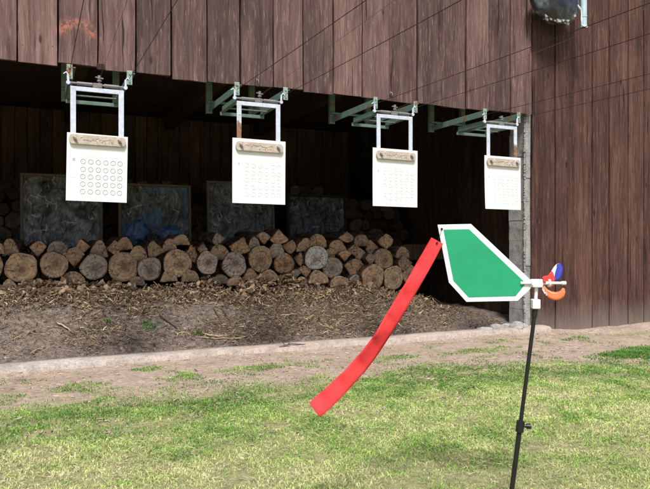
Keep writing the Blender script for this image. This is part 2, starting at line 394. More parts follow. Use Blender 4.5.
def lawn_points(n):
    d = np.sqrt(rng.uniform(1.35**2, 5.6**2, n)); s = rng.uniform(-.80, .80, n)*d
    # density tuned towards the camera
    x = VX*d+VY*s; y = CAMY+VY*d-VX*s
    return x, y, d
N0 = 620000
x, y, d = lawn_points(N0)
keep = (rng.uniform(0, 1, N0) < grassy(x, y)*np.clip(-.42+2.3*fbm(x*6, y*7, 71), .10, 1)) & (y < -.3)
x, y, d = x[keep], y[keep], d[keep]; n = len(x)
dry = fbm(x*1.6, y*1.6, 81)*.45+fbm(x*4.2, y*4.8, 85)*.35+fbm(x*9, y*9, 83)*.50
edge_green = sst(-2.05, -1.45, y+.25*(fbm(x*3, y*3, 91)-.5))
dry = dry-.25*edge_green+.02*sst(3.0, 2.0, d)-.03+rng.normal(0, .09, n)+.34*(fbm(x*11, y*13, 87)-.5)
lush = np.maximum(0, 1-np.sqrt(((x-4.02)/.6)**2+((y+1.35)/.35)**2)); dry = dry-.5*lush
for lx, ly in ((5.0, -.48),): dry = dry-.3*np.maximum(0, 1-np.sqrt(((x-lx)/.6)**2+((y-ly)/.25)**2))
g_dark = np.array([.13, .28, .055]); g_mid = np.array([.30, .52, .11]); g_yel = np.array([.56, .69, .23]); straw = np.array([.77, .77, .42])
def lerp3(t, st):
    ps = [p for p, _ in st]; return np.stack([np.interp(t, ps, [c[i] for _, c in st]) for i in range(3)], -1)
cols = lerp3(dry, [(.34, g_dark), (.50, g_mid), (.66, g_yel), (.84, straw)])*rng.uniform(.7, 1.25, (n, 1))
hg = (.006+.012*fbm(x*4, y*4, 95))*rng.uniform(.5, 1.3, n)+.016*lush
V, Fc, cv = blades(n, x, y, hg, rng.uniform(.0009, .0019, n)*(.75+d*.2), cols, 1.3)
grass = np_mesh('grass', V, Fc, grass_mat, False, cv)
tag(grass, 'short patchy lawn grass, bright green mixed with dry straw yellow', 'grass', kind='stuff')
# flat dry thatch lying among the blades
def slivers(n, x, y, L, W, cols, z0=0., tilt=.35, curl=.2, zf=height):
    a = rng.uniform(0, 2*np.pi, n); el = rng.normal(0, tilt, n)
    dx, dy, dz = np.cos(a)*np.cos(el), np.sin(a)*np.cos(el), np.abs(np.sin(el))
    z = zf(x, y)+z0+rng.uniform(0, .006, n)
    px, py = -np.sin(a)*W, np.cos(a)*W
    bend = rng.normal(0, curl, n)*L
    P = []
    for k, wk in ((-1, .5), (0, 1.), (1, .35)):
        cx = x+dx*L*k*.5+px/np.maximum(W, 1e-6)*bend*(1-k*k)*.5; cy = y+dy*L*k*.5+py/np.maximum(W, 1e-6)*bend*(1-k*k)*.5
        cz = z+dz*L*(k+1)*.5
        P += [np.stack([cx-px*wk, cy-py*wk, cz+W*rng.uniform(-.6, .6, n)], -1), np.stack([cx+px*wk, cy+py*wk, cz+W*rng.uniform(-.6, .6, n)], -1),
              np.stack([cx, cy, cz+W*.9*wk], -1)]
    V = np.stack(P, 1).reshape(-1, 3); k = np.arange(n)*9; fs = []
    for s in (0, 3):
        for a0, b0 in ((0, 2), (2, 1)):
            fs.append(np.stack([k+s+a0, k+s+b0, k+s+3+b0, k+s+3+a0], 1))
    return V, np.concatenate(fs), np.repeat(cols, 9, 0)
N1 = 26000
x, y, d = lawn_points(N1); keep = (rng.uniform(0, 1, N1) < grassy(x, y)*sst(.42, .62, fbm(x*2.4, y*2.4, 111))*.9+.02) & (y < -.3)
x, y = x[keep], y[keep]; n = len(x)
V, Fc, cv = slivers(n, x, y, rng.uniform(.010, .032, n), rng.uniform(.0007, .0014, n), np.array([.62, .56, .34])*rng.uniform(.55, 1.15, (n, 1)), .008, .3)
tag(np_mesh('dry_grass', V, Fc, grass_mat, False, cv), 'pale dry grass clippings lying flat among the lawn', 'dry grass', kind='stuff')

# ---- litter inside the opening
lm = NT('litter_surface'); la = lm.n('ShaderNodeAttribute', attribute_name='tint').outputs['Color']; litter_mat = lm.fin(la, .85, .15)
n = 110000
x = rng.uniform(-1.6, 4.2, n); y = rng.beta(1.7, 1.5, n)*1.12+.03
keep = rng.uniform(0, 1, n) < np.clip(3.0*(fbm(x*2.6, y*3.4, 121)-.36)+.5*sst(.9, 1.7, x), .10, 1)*(1-.75*sst(3.0, 3.9, x)); x, y = x[keep], y[keep]; n = len(x)
t = rng.uniform(0, 1, n); t = np.where(rng.uniform(0, 1, n) < .35, t*.3, t)
cols = lerp3(t, [(0, (.045, .032, .024)), (.35, (.14, .095, .06)), (.7, (.30, .215, .13)), (1, (.52, .42, .28))])*rng.uniform(.75, 1.15, (n, 1))
L = rng.gamma(1.5, .011, n)+.004; L = np.where(rng.uniform(0, 1, n) < .012, L*2.6, L)
V, Fc, cv = slivers(n, x, y, L, np.minimum(L*rng.uniform(.012, .075, n), .004)+.0007, cols, .003, .35, .45)
tag(np_mesh('bark_litter', V, Fc, litter_mat, False, cv), 'tan bark strips, straw and wood splinters covering the dirt slope inside the barn', 'wood litter', kind='stuff')
# chips fraying under the front row of logs
n = 20000; x = rng.uniform(-1.4, 3.8, n); y = np.clip(.97-np.abs(rng.normal(0, .13, n))*(.4+1.2*fbm(x*3, x*0, 133)), .2, 1.03)
cols = lerp3(rng.uniform(0, 1, n)**1.4, [(0, (.06, .042, .03)), (.6, (.23, .155, .10)), (1, (.50, .39, .26))])
L = rng.gamma(2.0, .011, n)+.008
V, Fc, cv = slivers(n, x, y, L, np.minimum(L*rng.uniform(.02, .16, n), .0045)+.0007, cols, .006+.085*rng.uniform(0, 1, n)*fbm(x*6, y, 131)**2, .5, .5)
tag(np_mesh('bark_scraps', V, Fc, litter_mat, False, cv), 'frayed bark scraps heaped along the foot of the log pile', 'bark scraps', kind='stuff')
def clods(n, xs, ys, zs, sz, cols, name, label, cat):
    ico = bmesh.new(); bmesh.ops.create_icosphere(ico, subdivisions=1, radius=1); base = np.array([v.co[:] for v in ico.verts]); fcs = np.array([[v.index for v in f.verts] for f in ico.faces]); ico.free()
    nv = len(base); a = rng.uniform(0, 6.28, (n, 1)); B = base[None]*rng.uniform(.55, 1.35, (n, nv, 1))*np.stack([sz, sz*rng.uniform(.3, .8, n), sz*rng.uniform(.2, .7, n)], -1)[:, None]
    el = rng.normal(0, .6, (n, 1)); Bx = B[..., 0]*np.cos(el)-B[..., 2]*np.sin(el); Bz = B[..., 0]*np.sin(el)+B[..., 2]*np.cos(el)
    P = np.stack([Bx*np.cos(a)-B[..., 1]*np.sin(a)+xs[:, None], Bx*np.sin(a)+B[..., 1]*np.cos(a)+ys[:, None], Bz+zs[:, None]], -1).reshape(-1, 3)
    Fc = (fcs[None]+np.arange(n)[:, None, None]*nv).reshape(-1, 3)
    return tag(np_mesh(name, P, Fc, litter_mat, False, np.repeat(cols, nv, 0)), label, cat, kind='stuff')
n = 7500; x = rng.uniform(-1.5, 3.7, n); y = rng.uniform(.86, 1.02, n); lump = fbm(x*5, y*2, 137)
keep = rng.uniform(0, 1, n) < np.clip(4*(lump-.38), .12, 1); x, y, lump = x[keep], y[keep], lump[keep]; n = len(x)
cols = lerp3(rng.uniform(0, 1, n)**1.3, [(0, (.06, .042, .03)), (.6, (.22, .145, .095)), (1, (.42, .31, .21))])
clods(n, x, y, height(x, y)+rng.uniform(0, .12, n)*lump*(1+.9*sst(1.0, 1.6, x)*sst(3.0, 2.5, x))*np.where(y > .92, 1.15, .6), rng.gamma(2.2, .0062, n)+.006, cols, 'bark_clods', 'ragged clods of bark and rotten wood under the bottom row of logs', 'bark clods')
n = 9000; x = rng.uniform(-1.7, 4.25, n); y = rng.uniform(.03, .95, n)
cols = lerp3(rng.uniform(0, 1, n)**1.5, [(0, (.06, .048, .042)), (.6, (.17, .135, .115)), (1, (.38, .31, .25))])
clods(n, x, y, height(x, y)+.001, rng.gamma(1.6, .0022, n)+.002, cols, 'earth_crumbs', 'small dark crumbs of earth on the slope inside the barn', 'earth crumbs')
# crumbs on the bare strip outside
n = 7000; x = rng.uniform(-1.8, 6.5, n); y = rng.uniform(-2.2, -.02, n)
keep = rng.uniform(0, 1, n) < .2+.8*sst(.35, .6, fbm(x*3, y*3, 141)); x, y = x[keep], y[keep]; n = len(x)
cols = lerp3(rng.uniform(0, 1, n), [(0, (.07, .055, .04)), (.5, (.30, .23, .18)), (1, (.50, .43, .36))])
V, Fc, cv = slivers(n, x, y, rng.gamma(2, .007, n)+.004, rng.uniform(.0012, .005, n), cols, .0, .15, .1)
tag(np_mesh('dirt_crumbs', V, Fc, litter_mat, False, cv), 'small crumbs of earth and twig bits on the bare dirt strip', 'dirt crumbs', kind='stuff')

# ------------------------------------------------------------------ the barn
barn = empty('barn', (0, 0, 0), 0, label='dark reddish brown timber barn with one wide open bay and vertical board cladding', cat='barn')
def boards(edges, z0, z1, y, th, gap, jit=.012, mat=None, name='cladding', parent=None, axis='x', ztop=None, lows=None, ysc=.010, nails=()):
    vs = []; fs = []; bc = []
    for i, (a, b) in enumerate(zip(edges[:-1], edges[1:])):
        g = gap*random.uniform(.45, 1.3)/2; lo = z0+random.uniform(-jit, jit)
        if lows and i in lows: lo += lows[i]
        yo = y+random.uniform(-ysc, ysc); tl = random.uniform(-.003, .003); k = 14
        col = (random.random(), random.random(), random.random()); base = len(vs)
        zs = [lo+(z1-lo)*j/k for j in range(k+1)]
        ph = random.random()*9
        for j, zz in enumerate(zs):
            wob = .0022*math.sin(zz*5+ph)+.0015*math.sin(zz*13+ph*2)
            for (xx, yy) in ((a+g+wob, yo+tl), ((a+b)/2, yo-.0015), (b-g+wob*.6, yo-tl), (b-g+wob*.6, yo+th), (a+g+wob, yo+th)):
                vs.append((xx, yy, zz+(random.uniform(-.004, .004) if j == 0 else 0))); bc.append(col)
        for j in range(k):
            for q in range(5):
                fs.append((base+j*5+q, base+j*5+(q+1) % 5, base+(j+1)*5+(q+1) % 5, base+(j+1)*5+q))
        fs.append(tuple(base+q for q in range(5))); fs.append(tuple(base+k*5+q for q in reversed(range(5))))
    if axis == 'y': vs = [(p[1], p[0], p[2]) for p in vs]
    me = bpy.data.meshes.new(name); me.from_pydata(vs, [], fs)
    a = me.color_attributes.new('board', 'FLOAT_COLOR', 'POINT')
    for i, c in enumerate(bc): a.data[i].color = (*c, 1)
    me.materials.append(mat); me.materials.append(M['nail'])
    bm = bmesh.new(); bm.from_mesh(me)
    if nails and axis == 'x':
        q = random.Random(len(edges))
        for a, b in zip(edges[:-1], edges[1:]):
            for zz in nails:
                for xx in (a+.035, b-.04):
                    if q.random() < .25: continue
                    xc_, zc_ = xx+q.uniform(-.012, .012), zz+q.uniform(-.02, .02)
                    f = bm.faces.new([bm.verts.new((xc_+.0042*math.cos(t*math.pi/4), y-ysc-.003, zc_+.0042*math.sin(t*math.pi/4))) for t in range(8)]); f.material_index = 1
    bmesh.ops.recalc_face_normals(bm, faces=bm.faces); bm.to_mesh(me); bm.free()
    o = bpy.data.objects.new(name, me); C.objects.link(o); o.parent = parent
    return o
up = [17, 57.5, 98, 135.5, 171, 206.8, 240, 272.8, 302.5, 332.7, 361.8, 388.8, 416.6, 441, 465.5, 487.5, 509.5, 530.8]
e = [wx(u, 0) for u in up]
left = [e[0]-.265*k for k in range(14, 0, -1)]
edges = left+e
boards(edges, 2.05, 4.2, -.012, .024, .012, .007, M['cladding'], 'upper_cladding', barn, lows={len(left)+1: .012, len(left)+0: -.004, len(left)+4: -.01, len(left)+9: .008}, nails=(2.16, 2.95, 3.6))
rt = [531.5, 554.5, 574, 592.5, 609.4, 628, 643]
er = [wx(u, .01) for u in rt]; er += [er[-1]+.235*k+random.uniform(-.02, .02) for k in range(1, 16)]
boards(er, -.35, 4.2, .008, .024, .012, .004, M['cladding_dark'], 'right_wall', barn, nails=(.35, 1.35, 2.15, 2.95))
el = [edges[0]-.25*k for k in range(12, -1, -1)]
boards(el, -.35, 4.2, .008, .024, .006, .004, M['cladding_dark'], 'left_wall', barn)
xl, xr = el[0], er[-1]
# backing behind the cladding so that gaps stay dark
b = MB(); b.box((xl, .055, 2.09), (4.24, .075, 4.15)); b.box((4.56, .055, -.3), (xr, .075, 4.15)); b.box((xl, .055, -.3), (edges[0], .075, 2.09))
b.build('backing', M['black_gap'], barn)
DB = 4.6
iw = [edges[0]-.02+.155*k for k in range(int((xr-edges[0])/.155)+1)]
boards(iw, .0, 2.62, DB, .022, .010, .004, M['inner_boards'], 'back_wall', barn)
sw = [.30+.17*k for k in range(26)]
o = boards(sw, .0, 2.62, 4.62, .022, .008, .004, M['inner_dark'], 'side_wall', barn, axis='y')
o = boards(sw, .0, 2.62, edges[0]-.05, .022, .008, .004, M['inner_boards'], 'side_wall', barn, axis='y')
b = MB(); b.box((edges[0]-.06, DB+.03, -.3), (xr, DB+.16, 2.6)); b.box((edges[0]-.2, .08, -.3), (edges[0]-.08, DB, 2.6)); b.box((4.68, .30, -.3), (4.8, DB, 2.6))
b.build('outer_lining', M['black_gap'], barn)
b = MB(); b.box((xl, .10, 2.64), (xr, DB+.16, 2.70))  # slab and beams over the bay, added to keep the interior dark
for k in range(6): b.box((edges[0]+.1+k*1.35, .10, 2.46), (edges[0]+.22+k*1.35, DB, 2.638))
b.build('added_loft_floor', M['inner_boards'], barn)
b = MB(); b.box((edges[0]-.05, .30, 2.20), (4.6, .42, 2.42)); b.build('lintel', M['inner_boards'], barn)
b = MB(); b.add([(xl-.3, -.35, 4.16), (xr+.3, -.35, 4.16), (xr+.3, 5.4, 5.6), (xl-.3, 5.4, 5.6), (xl-.3, -.35, 4.24), (xr+.3, -.35, 4.24), (xr+.3, 5.4, 5.68), (xl-.3, 5.4, 5.68)],
      [(0,1,2,3),(4,5,6,7),(0,1,5,4),(1,2,6,5),(2,3,7,6),(3,0,4,7)]); b.build('roof', M['black_gap'], barn)
b = MB(); b.box((xl, 4.78, -.3), (xr, 4.84, 5.35)); b.build('rear_wall', M['black_gap'], barn)
# concrete block jamb with recessed joints
b = MB(); z = -.25; i = 0
while z < 2.13:
    hh = random.uniform(.17, .25)
    x0 = 4.272+random.uniform(-.003, .003); ys = .035+random.uniform(-.004, .006)
    b.box((x0, ys, z+.0008), (4.52, .275+random.uniform(-.018, .004), z+hh-.0008)); z += hh; i += 1
jb = b.build('block_pier', M['block'], barn, .002)
b = MB(); b.box((4.284, .046, -.25), (4.51, .262, 2.14)); b.build('mortar_core', M['mortar'], barn)
b = MB()  # rough, slightly paler bead along the front edge of the pier
z = -.12
while z < 2.05:
    s = random.uniform(.012, .03); b.box((4.262-random.uniform(0, .004), .040, z), (4.271, .040+random.uniform(.006, .018), z+s)); z += s*random.uniform(.9, 1.6)
b.build('pier_edge_bead', M['mortar'], barn)

# the sill: a long cast strip with worn edge
n = 260; vs = []; fs = []; x0, x1 = edges[0]-.1, 4.42
for i in range(n+1):
    xx = x0+(x1-x0)*i/n; nz = float(fbm(xx*2.5, 0, 151)-.5); nf = float(fbm(xx*14, 1, 153)-.5)
    yf = -.138+.030*nz+.016*nf; yb = .035+.05*float(fbm(xx*3, 5, 157)-.5)
    top = .030+.008*nz
    vs += [(xx, yf-.012, -.10), (xx, yf, top-.010+.008*nf), (xx, yf+.02, top+.004*nf), (xx, (yf+yb)/2, top+.004), (xx, yb, top+.002*nf), (xx, yb+.01, -.1)]
for i in range(n):
    for q in range(5): fs.append((i*6+q, i*6+q+1, (i+1)*6+q+1, (i+1)*6+q))
mb = MB(); mb.add(vs, fs, 0, True); mb.build('sill', M['concrete'], barn)

# ------------------------------------------------------------------ firewood
def section(shape, w, h, seed, n=30):
    r = random.Random(seed); ph = [r.uniform(0, 6.28) for _ in range(4)]; am = [r.uniform(.0, .042) for _ in range(4)]; jit = [1+r.uniform(-.02, .02) for _ in range(64)]
    def wob(t): return jit[int(t*9) % 64]+sum(a*math.sin((k+2)*t+p) for k, (a, p) in enumerate(zip(am, ph)))
    P = []
    if shape == 'round':
        for i in range(n):
            t = 2*math.pi*i/n; P.append((w/2*math.cos(t)*wob(t), h/2*math.sin(t)*wob(t)))
        pith = (r.uniform(-.08, .08)*w, r.uniform(-.08, .08)*h)
    elif shape == 'dome':          # half log, flat side down
        for i in range(n-6):
            t = math.pi*i/(n-7); P.append((w/2*math.cos(t)*wob(t), -h/2+h*math.sin(t)*wob(t)))
        for i in range(1, 6): P.append((-w/2+w*i/6, -h/2+r.uniform(-.05, .05)*h))
        pith = (0, -h/2)
    else:                          # quarter log: an arc and two split faces, tip down ('tip'), or turned
        k = n-12
        sp = r.uniform(.75, .95)
        for i in range(k):
            t = math.pi/2-sp+2*sp*i/(k-1); P.append((w/2*math.cos(t)/math.sin(sp)*wob(t), -h/2+h*math.sin(t)*wob(t)))
        for i in range(1, 6): f = i/6; P.append((P[k-1][0]*(1-f)+r.uniform(-.03, .03)*w, P[k-1][1]*(1-f)-h/2*f))
        P.append((0, -h/2))
        for i in range(1, 6): f = i/6; P.append((P[0][0]*f+r.uniform(-.03, .03)*w, -h/2*(1-f)+P[0][1]*f))
        pith = (0, -h/2)
        if shape in ('left', 'right', 'up'):
            P = [(a/w*2, b_/h*2) for a, b_ in P]; pith = (pith[0]/w*2, pith[1]/h*2)
            an = {'left': -math.pi/2, 'right': math.pi/2, 'up': math.pi}[shape]+r.uniform(-.3, .3)
            ro = lambda p: (p[0]*math.cos(an)-p[1]*math.sin(an), p[0]*math.sin(an)+p[1]*math.cos(an))
            P = [ro(p) for p in P]; pith = ro(pith)
            mx = [min(p[0] for p in P), max(p[0] for p in P), min(p[1] for p in P), max(p[1] for p in P)]
            fx = lambda p: ((p[0]-(mx[0]+mx[1])/2)/(mx[1]-mx[0])*w, (p[1]-(mx[2]+mx[3])/2)/(mx[3]-mx[2])*h)
            P = [fx(p) for p in P]; pith = fx(pith)
    return P, pith
def log_mesh(name, shape, w, h, L, seed, n=30):
    P, pith = section(shape, w, h, seed, n); n = len(P); r = random.Random(seed+1)
    cx = sum(p[0] for p in P)/n; cz = sum(p[1] for p in P)/n
    vs = []; uv = []; fs = []; mi = []
    sl = r.uniform(-.12, .12); sl2 = r.uniform(-.12, .12)
    def cap(y0, sgn):
        base = len(vs)
        for f in (0, .45, .8, .965, 1.):
            ring = [(cx, cz)] if f == 0 else [(cx+(p[0]-cx)*f, cz+(p[1]-cz)*f) for p in P]
            for (a, b_) in ring:
                back = r.uniform(.004, .022)*sgn*(f == 1.)+(r.uniform(-.0035, .0035) if f < 1 else 0)
                vs.append((a, y0+a*sl+b_*sl2+back, b_)); uv.append((a-pith[0], b_-pith[1]))
        for i in range(n): fs.append((base, base+1+i, base+1+(i+1) % n)); mi.append(0)
        for q in range(3):
            o = base+1+q*n
            for i in range(n): fs.append((o+i, o+i+n, o+(i+1) % n+n, o+(i+1) % n)); mi.append(0)
        return base+1+3*n
    a = cap(0, 1); rings = [a]
    for y0 in (L*.33, L*.66):
        rings.append(len(vs)); k = r.uniform(.96, 1.03)
        for p in P: vs.append((p[0]*k*r.uniform(.98, 1.02), y0, p[1]*k*r.uniform(.98, 1.02))); uv.append((0, 0))
    rings.append(cap(L, -1))
    for a, b_ in zip(rings[:-1], rings[1:]):
        for i in range(n): fs.append((a+i, b_+i, b_+(i+1) % n, a+(i+1) % n)); mi.append(1)
    me = bpy.data.meshes.new(name); me.from_pydata(vs, [], fs)
    me.materials.append(M['end']); me.materials.append(M['bark'])
    ul = me.uv_layers.new(name='UVMap')
    for p in me.polygons:
        p.material_index = mi[p.index]; p.use_smooth = True
        for li in p.loop_indices: ul.data[li].uv = uv[me.loops[li].vertex_index]
    bm = bmesh.new(); bm.from_mesh(me); bmesh.ops.recalc_face_normals(bm, faces=bm.faces); bm.to_mesh(me); bm.free()
    return me
OC = (.37, .25, .16); BR = (.30, .205, .135); GR = (.27, .22, .18); PK = (.36, .285, .24); PG = (.52, .49, .46); OR = (.35, .215, .13); DK = (.15, .115, .09)
G1 = 'firewood logs in the front pile'
logs = [
 (21,267.7,32,29,'round',OC,'large cracked round log at the far left of the bottom row'),
 (53.8,265,28,25,'round',BR,'plain brown round log second from the left of the bottom row'),
 (94,267,26,25,'round',GR,'grey cracked round log with angular outline below the first target'),
 (123.7,267,30,29,'round',OC,'large round log with a dark heart, right of the grey log below the first target'),
 (150,269,24,23,'round',PK,'rough greyish round log between two bigger brown logs left of centre'),
 (177.8,263.6,28,27,'round',OC,'large tan round log directly below the blue plastic'),
 (207.6,263,20,22,'round',PK,'purplish grey round log with a split, below the gap between two old windows'),
 (234.7,265,22,25,'round',PK,'pinkish grey upright oval log left of the one below the second target'),
 (261,259,22,26,'round',OC,'yellowish tan round log right below the second target'),
 (284.6,263.7,20,20,'round',OR,'smaller ringed orange log just right of the one below the second target'),
 (317,258,23,23,'round',PG,'pale whitish grey round log, lightest in the pile'),
 (333,267.5,19,20,'round',GR,'dark grey round log touching the pale whitish one'),
 (384,259,18,20,'round',BR,'brown round log resting on two logs at the right end'),
 (373.4,277.6,21,26,'round',OC,'lowest large tan round log left of the ribbon'),
 (394,278,19,24,'round',BR,'brown round log with dark centre right of the lowest large tan one'),
 (410,274,14,19,'round',BR,'rightmost bottom log half hidden by the red ribbon'),
 (38,250,17,15,'tip',OR,'small split wedge pointing down between the first two round logs'),
 (74,257.5,22,19,'tip',BR,'broad split wedge pointing down left of the grey cracked log'),
 (10,247.5,17,16,'dome',BR,'half log lying on the leftmost round log'),
 (57.5,248,22,14,'dome',GR,'dull grey split piece above the second round log'),
 (83,247,15,15,'right',OR,'narrow orange split piece above the broad wedge'),
 (99,249,18,16,'dome',BR,'domed half log above the grey cracked log'),
 (114,248,15,15,'left',BR,'split quarter log on the left shoulder of the dark hearted log'),
 (124.5,243.5,17,12,'dome',OR,'small orange domed piece topmost above the dark hearted log'),
 (138,254,20,15,'dome',BR,'brown domed half log between the dark hearted and the rough grey logs'),
 (157,250,18,18,'right',BR,'split log leaning on the left of the tan log below the blue plastic'),
 (170,245,14,12,'dome',BR,'small split piece second from top below the blue plastic'),
 (181,240,19,10,'dome',OC,'flat domed piece topmost below the blue plastic'),
 (191,254,13,18,'left',OR,'orange split piece at the right shoulder of the log below the blue plastic'),
 (203,248,10,11,'up',BR,'small triangular piece above the purplish grey log'),
 (220,252,20,15,'dome',BR,'brown half log left of the big orange half log'),
 (240,245.5,20,17,'up',OR,'big orange half log above the pinkish grey oval log'),
 (219.5,239,13,13,'right',GR,'dull split piece on top left of the big orange half log'),
 (254.5,243,11,12,'dome',GR,'small greyish split piece above the yellowish tan log'),
 (264.5,238.5,14,12,'tip',BR,'split wedge on top, left of the tallest orange wedge'),
 (279.5,236.5,17,15,'up',OR,'tall orange wedge standing topmost right of the second target'),
 (277,250.5,16,15,'dome',GR,'greyish half log above the small ringed orange log'),
 (289,247,14,14,'left',OR,'orange quarter log below the tallest orange wedge on its right'),
 (299,259,8,15,'left',OR,'thin orange split slab left of the pale whitish log'),
 (305,245,15,13,'dome',OC,'ochre split piece above the thin orange slab'),
 (318,240.5,17,13,'dome',OR,'orange domed piece directly above the pale whitish log'),
 (338,247,18,14,'dome',OC,'grey brown domed half log upper right of the pale whitish log'),
 (330,253,11,8,'dome',OR,'small orange chunk touching the pale whitish log at upper right'),
 (345,256,12,11,'tip',OR,'small bright orange wedge above the dark grey round log'),
 (319,277,20,13,'dome',BR,'low ragged half log below the pale whitish one'),
 (340,281,18,10,'dome',BR,'low ragged piece below the dark grey round log'),
 (354,269,19,19,'tip',OR,'orange split wedge right of the dark grey round log'),
 (353,250,12,13,'left',OC,'frayed split piece in the middle of the right heap'),
 (361,254,12,13,'right',OC,'second frayed split piece in the middle of the right heap, left of the topmost quarter'),
 (347,237,16,11,'up',BR,'frayed flat piece on top of the right heap below the third target'),
 (362,240,16,11,'dome',BR,'ragged brown piece on top of the right heap'),
 (373,247,13,14,'right',OR,'split piece left of the topmost quarter log of the right heap'),
 (385.5,242,16,16,'left',OC,'topmost quarter log of the right heap'),
 (371,260,10,12,'tip',BR,'small wedge squeezed left of the brown log resting on two'),
 (403,252,13,11,'dome',OC,'sloping split piece at the upper right end of the pile'),
 (406,263.5,14,16,'right',BR,'dim split log at the right end above the ribbon edge'),
 (356,281,12,12,'round',GR,'small grey log stub at the bottom left of the lowest large tan log'),
 (306,272,13,12,'tip',OR,'little orange wedge low down left of the dark grey round log'),
 (73,277.5,24,12,'dome',BR,'low ragged slab below the broad wedge'),
 (9,285,16,11,'dome',BR,'low slab under the leftmost round log'),
 (169,276,16,11,'dome',BR,'low chunk under the tan log below the blue plastic'),
 (251,275,15,11,'dome',OR,'low orange chunk under the yellowish tan log at its left'),
 (269,275.5,19,11,'dome',BR,'low brown chunk under the small ringed orange log'),
 (191,276,18,11,'dome',BR,'low dull slab under the purplish grey log at its left'),
 (221,279,15,9,'dome',DK,'dark low slab under the pinkish grey oval log at its left'),
 (137,281,15,9,'dome',DK,'dark low slab between dark hearted log and rough grey log'),
 (287,279.5,17,10,'dome',BR,'low brown slab under the ringed orange log at its right'),
 (303,282,15,10,'dome',OC,'low ochre slab left of the ragged half log under the pale whitish log'),
 (236,281,17,9,'dome',BR,'low thin slab right under the pinkish grey oval log'),
 (253,283,15,8,'dome',GR,'low grey slab below the yellowish tan log'),
 (296,274,10,9,'tip',GR,'small grey chip of wood low right of the ringed orange log'),
 (-12,266,30,28,'round',BR,'brown round log beyond the far left of the opening view'),
 (-6,247,20,14,'dome',OC,'ochre half log beyond the far left'),
 (-42,267,30,28,'round',OC,'tan round log well beyond the left'),
 (-28,248,20,15,'tip',OR,'orange wedge well beyond the left'),
]
for i, (u, v, w_, h_, shp, col, lab) in enumerate(logs):
    yy = 1.0+random.uniform(-.035, .045)+(.05 if v < 256 else 0)-(.03 if v > 274 else 0)
    W = ww(u, w_, yy)*1.05; H = h_*depth(u, yy)/F*1.05
    L = random.uniform(.55, .75)
    me = log_mesh('firewood_log', shp, W, H, L, 100+i)
    o = bpy.data.objects.new('firewood_log', me); C.objects.link(o)
    o.location = (wx(u, yy), yy, wz(u, v, yy)); o.rotation_euler = (random.uniform(-.02, .02), 0, random.uniform(-.10, .10))
    k = random.uniform(.85, 1.15); o.color = (col[0]*k, col[1]*k, col[2]*k, 1)
    tag(o, lab, 'log', G1)
# shadowed core of the pile: dim logs one layer back
G1b = 'dim logs wedged in the middle of the front pile'
core = log_mesh('inner_log', 'round', .15, .14, .45, 555, 18)
for k in range(30):
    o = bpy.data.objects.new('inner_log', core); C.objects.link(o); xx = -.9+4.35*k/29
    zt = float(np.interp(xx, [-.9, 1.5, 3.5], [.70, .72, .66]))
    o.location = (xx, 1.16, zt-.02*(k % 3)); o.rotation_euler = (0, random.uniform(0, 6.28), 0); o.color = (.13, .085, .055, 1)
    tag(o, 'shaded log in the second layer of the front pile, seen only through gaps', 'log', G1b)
    if 0 < k:
        o = o.copy(); C.objects.link(o); o.location = (xx-.07, 1.15, zt-.15)

# rear stack of thin round wood, seen dimly between and above the old windows
G2 = 'thin round logs in the dim rear stack'
rear_m = [log_mesh('stacked_log', 'round', .135+.02*k, .13+.02*(k % 3), .5, 700+k, 16) for k in range(5)]
panels = [(20, 103, 172), (119, 192, 182), (208.5, 276, 179.5), (289, 349, 193)]
PY = 1.9; RY = 2.45
spans = [(wx(a, PY), wx(b, PY)) for a, b, _ in panels]
cnt = 0
z = .52; row = 0
while z < 1.74:
    xx = -1.6+(row % 2)*.075
    while xx < 4.35:
        xs_ = xx
        # line of sight: keep only what can be glimpsed around the panels
        hid = any(a+.16 < xs_*(PY-CAMY)/(RY-CAMY) < b-.16 for a, b in spans) and z < 1.42
        top = 1.46+.14*float(vn(xx*1.3, 0, 9))-(.20 if xx > 3.2 else 0)
        if not hid and z < top and (z > .74 or xx > 3.2):
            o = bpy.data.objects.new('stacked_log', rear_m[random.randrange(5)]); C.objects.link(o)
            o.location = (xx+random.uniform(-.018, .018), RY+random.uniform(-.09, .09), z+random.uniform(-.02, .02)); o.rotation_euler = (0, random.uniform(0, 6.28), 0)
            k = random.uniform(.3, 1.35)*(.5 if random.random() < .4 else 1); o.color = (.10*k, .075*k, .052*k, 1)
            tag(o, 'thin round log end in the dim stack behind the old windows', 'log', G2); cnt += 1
        xx += .150
    z += .132; row += 1
print('rear logs', cnt)

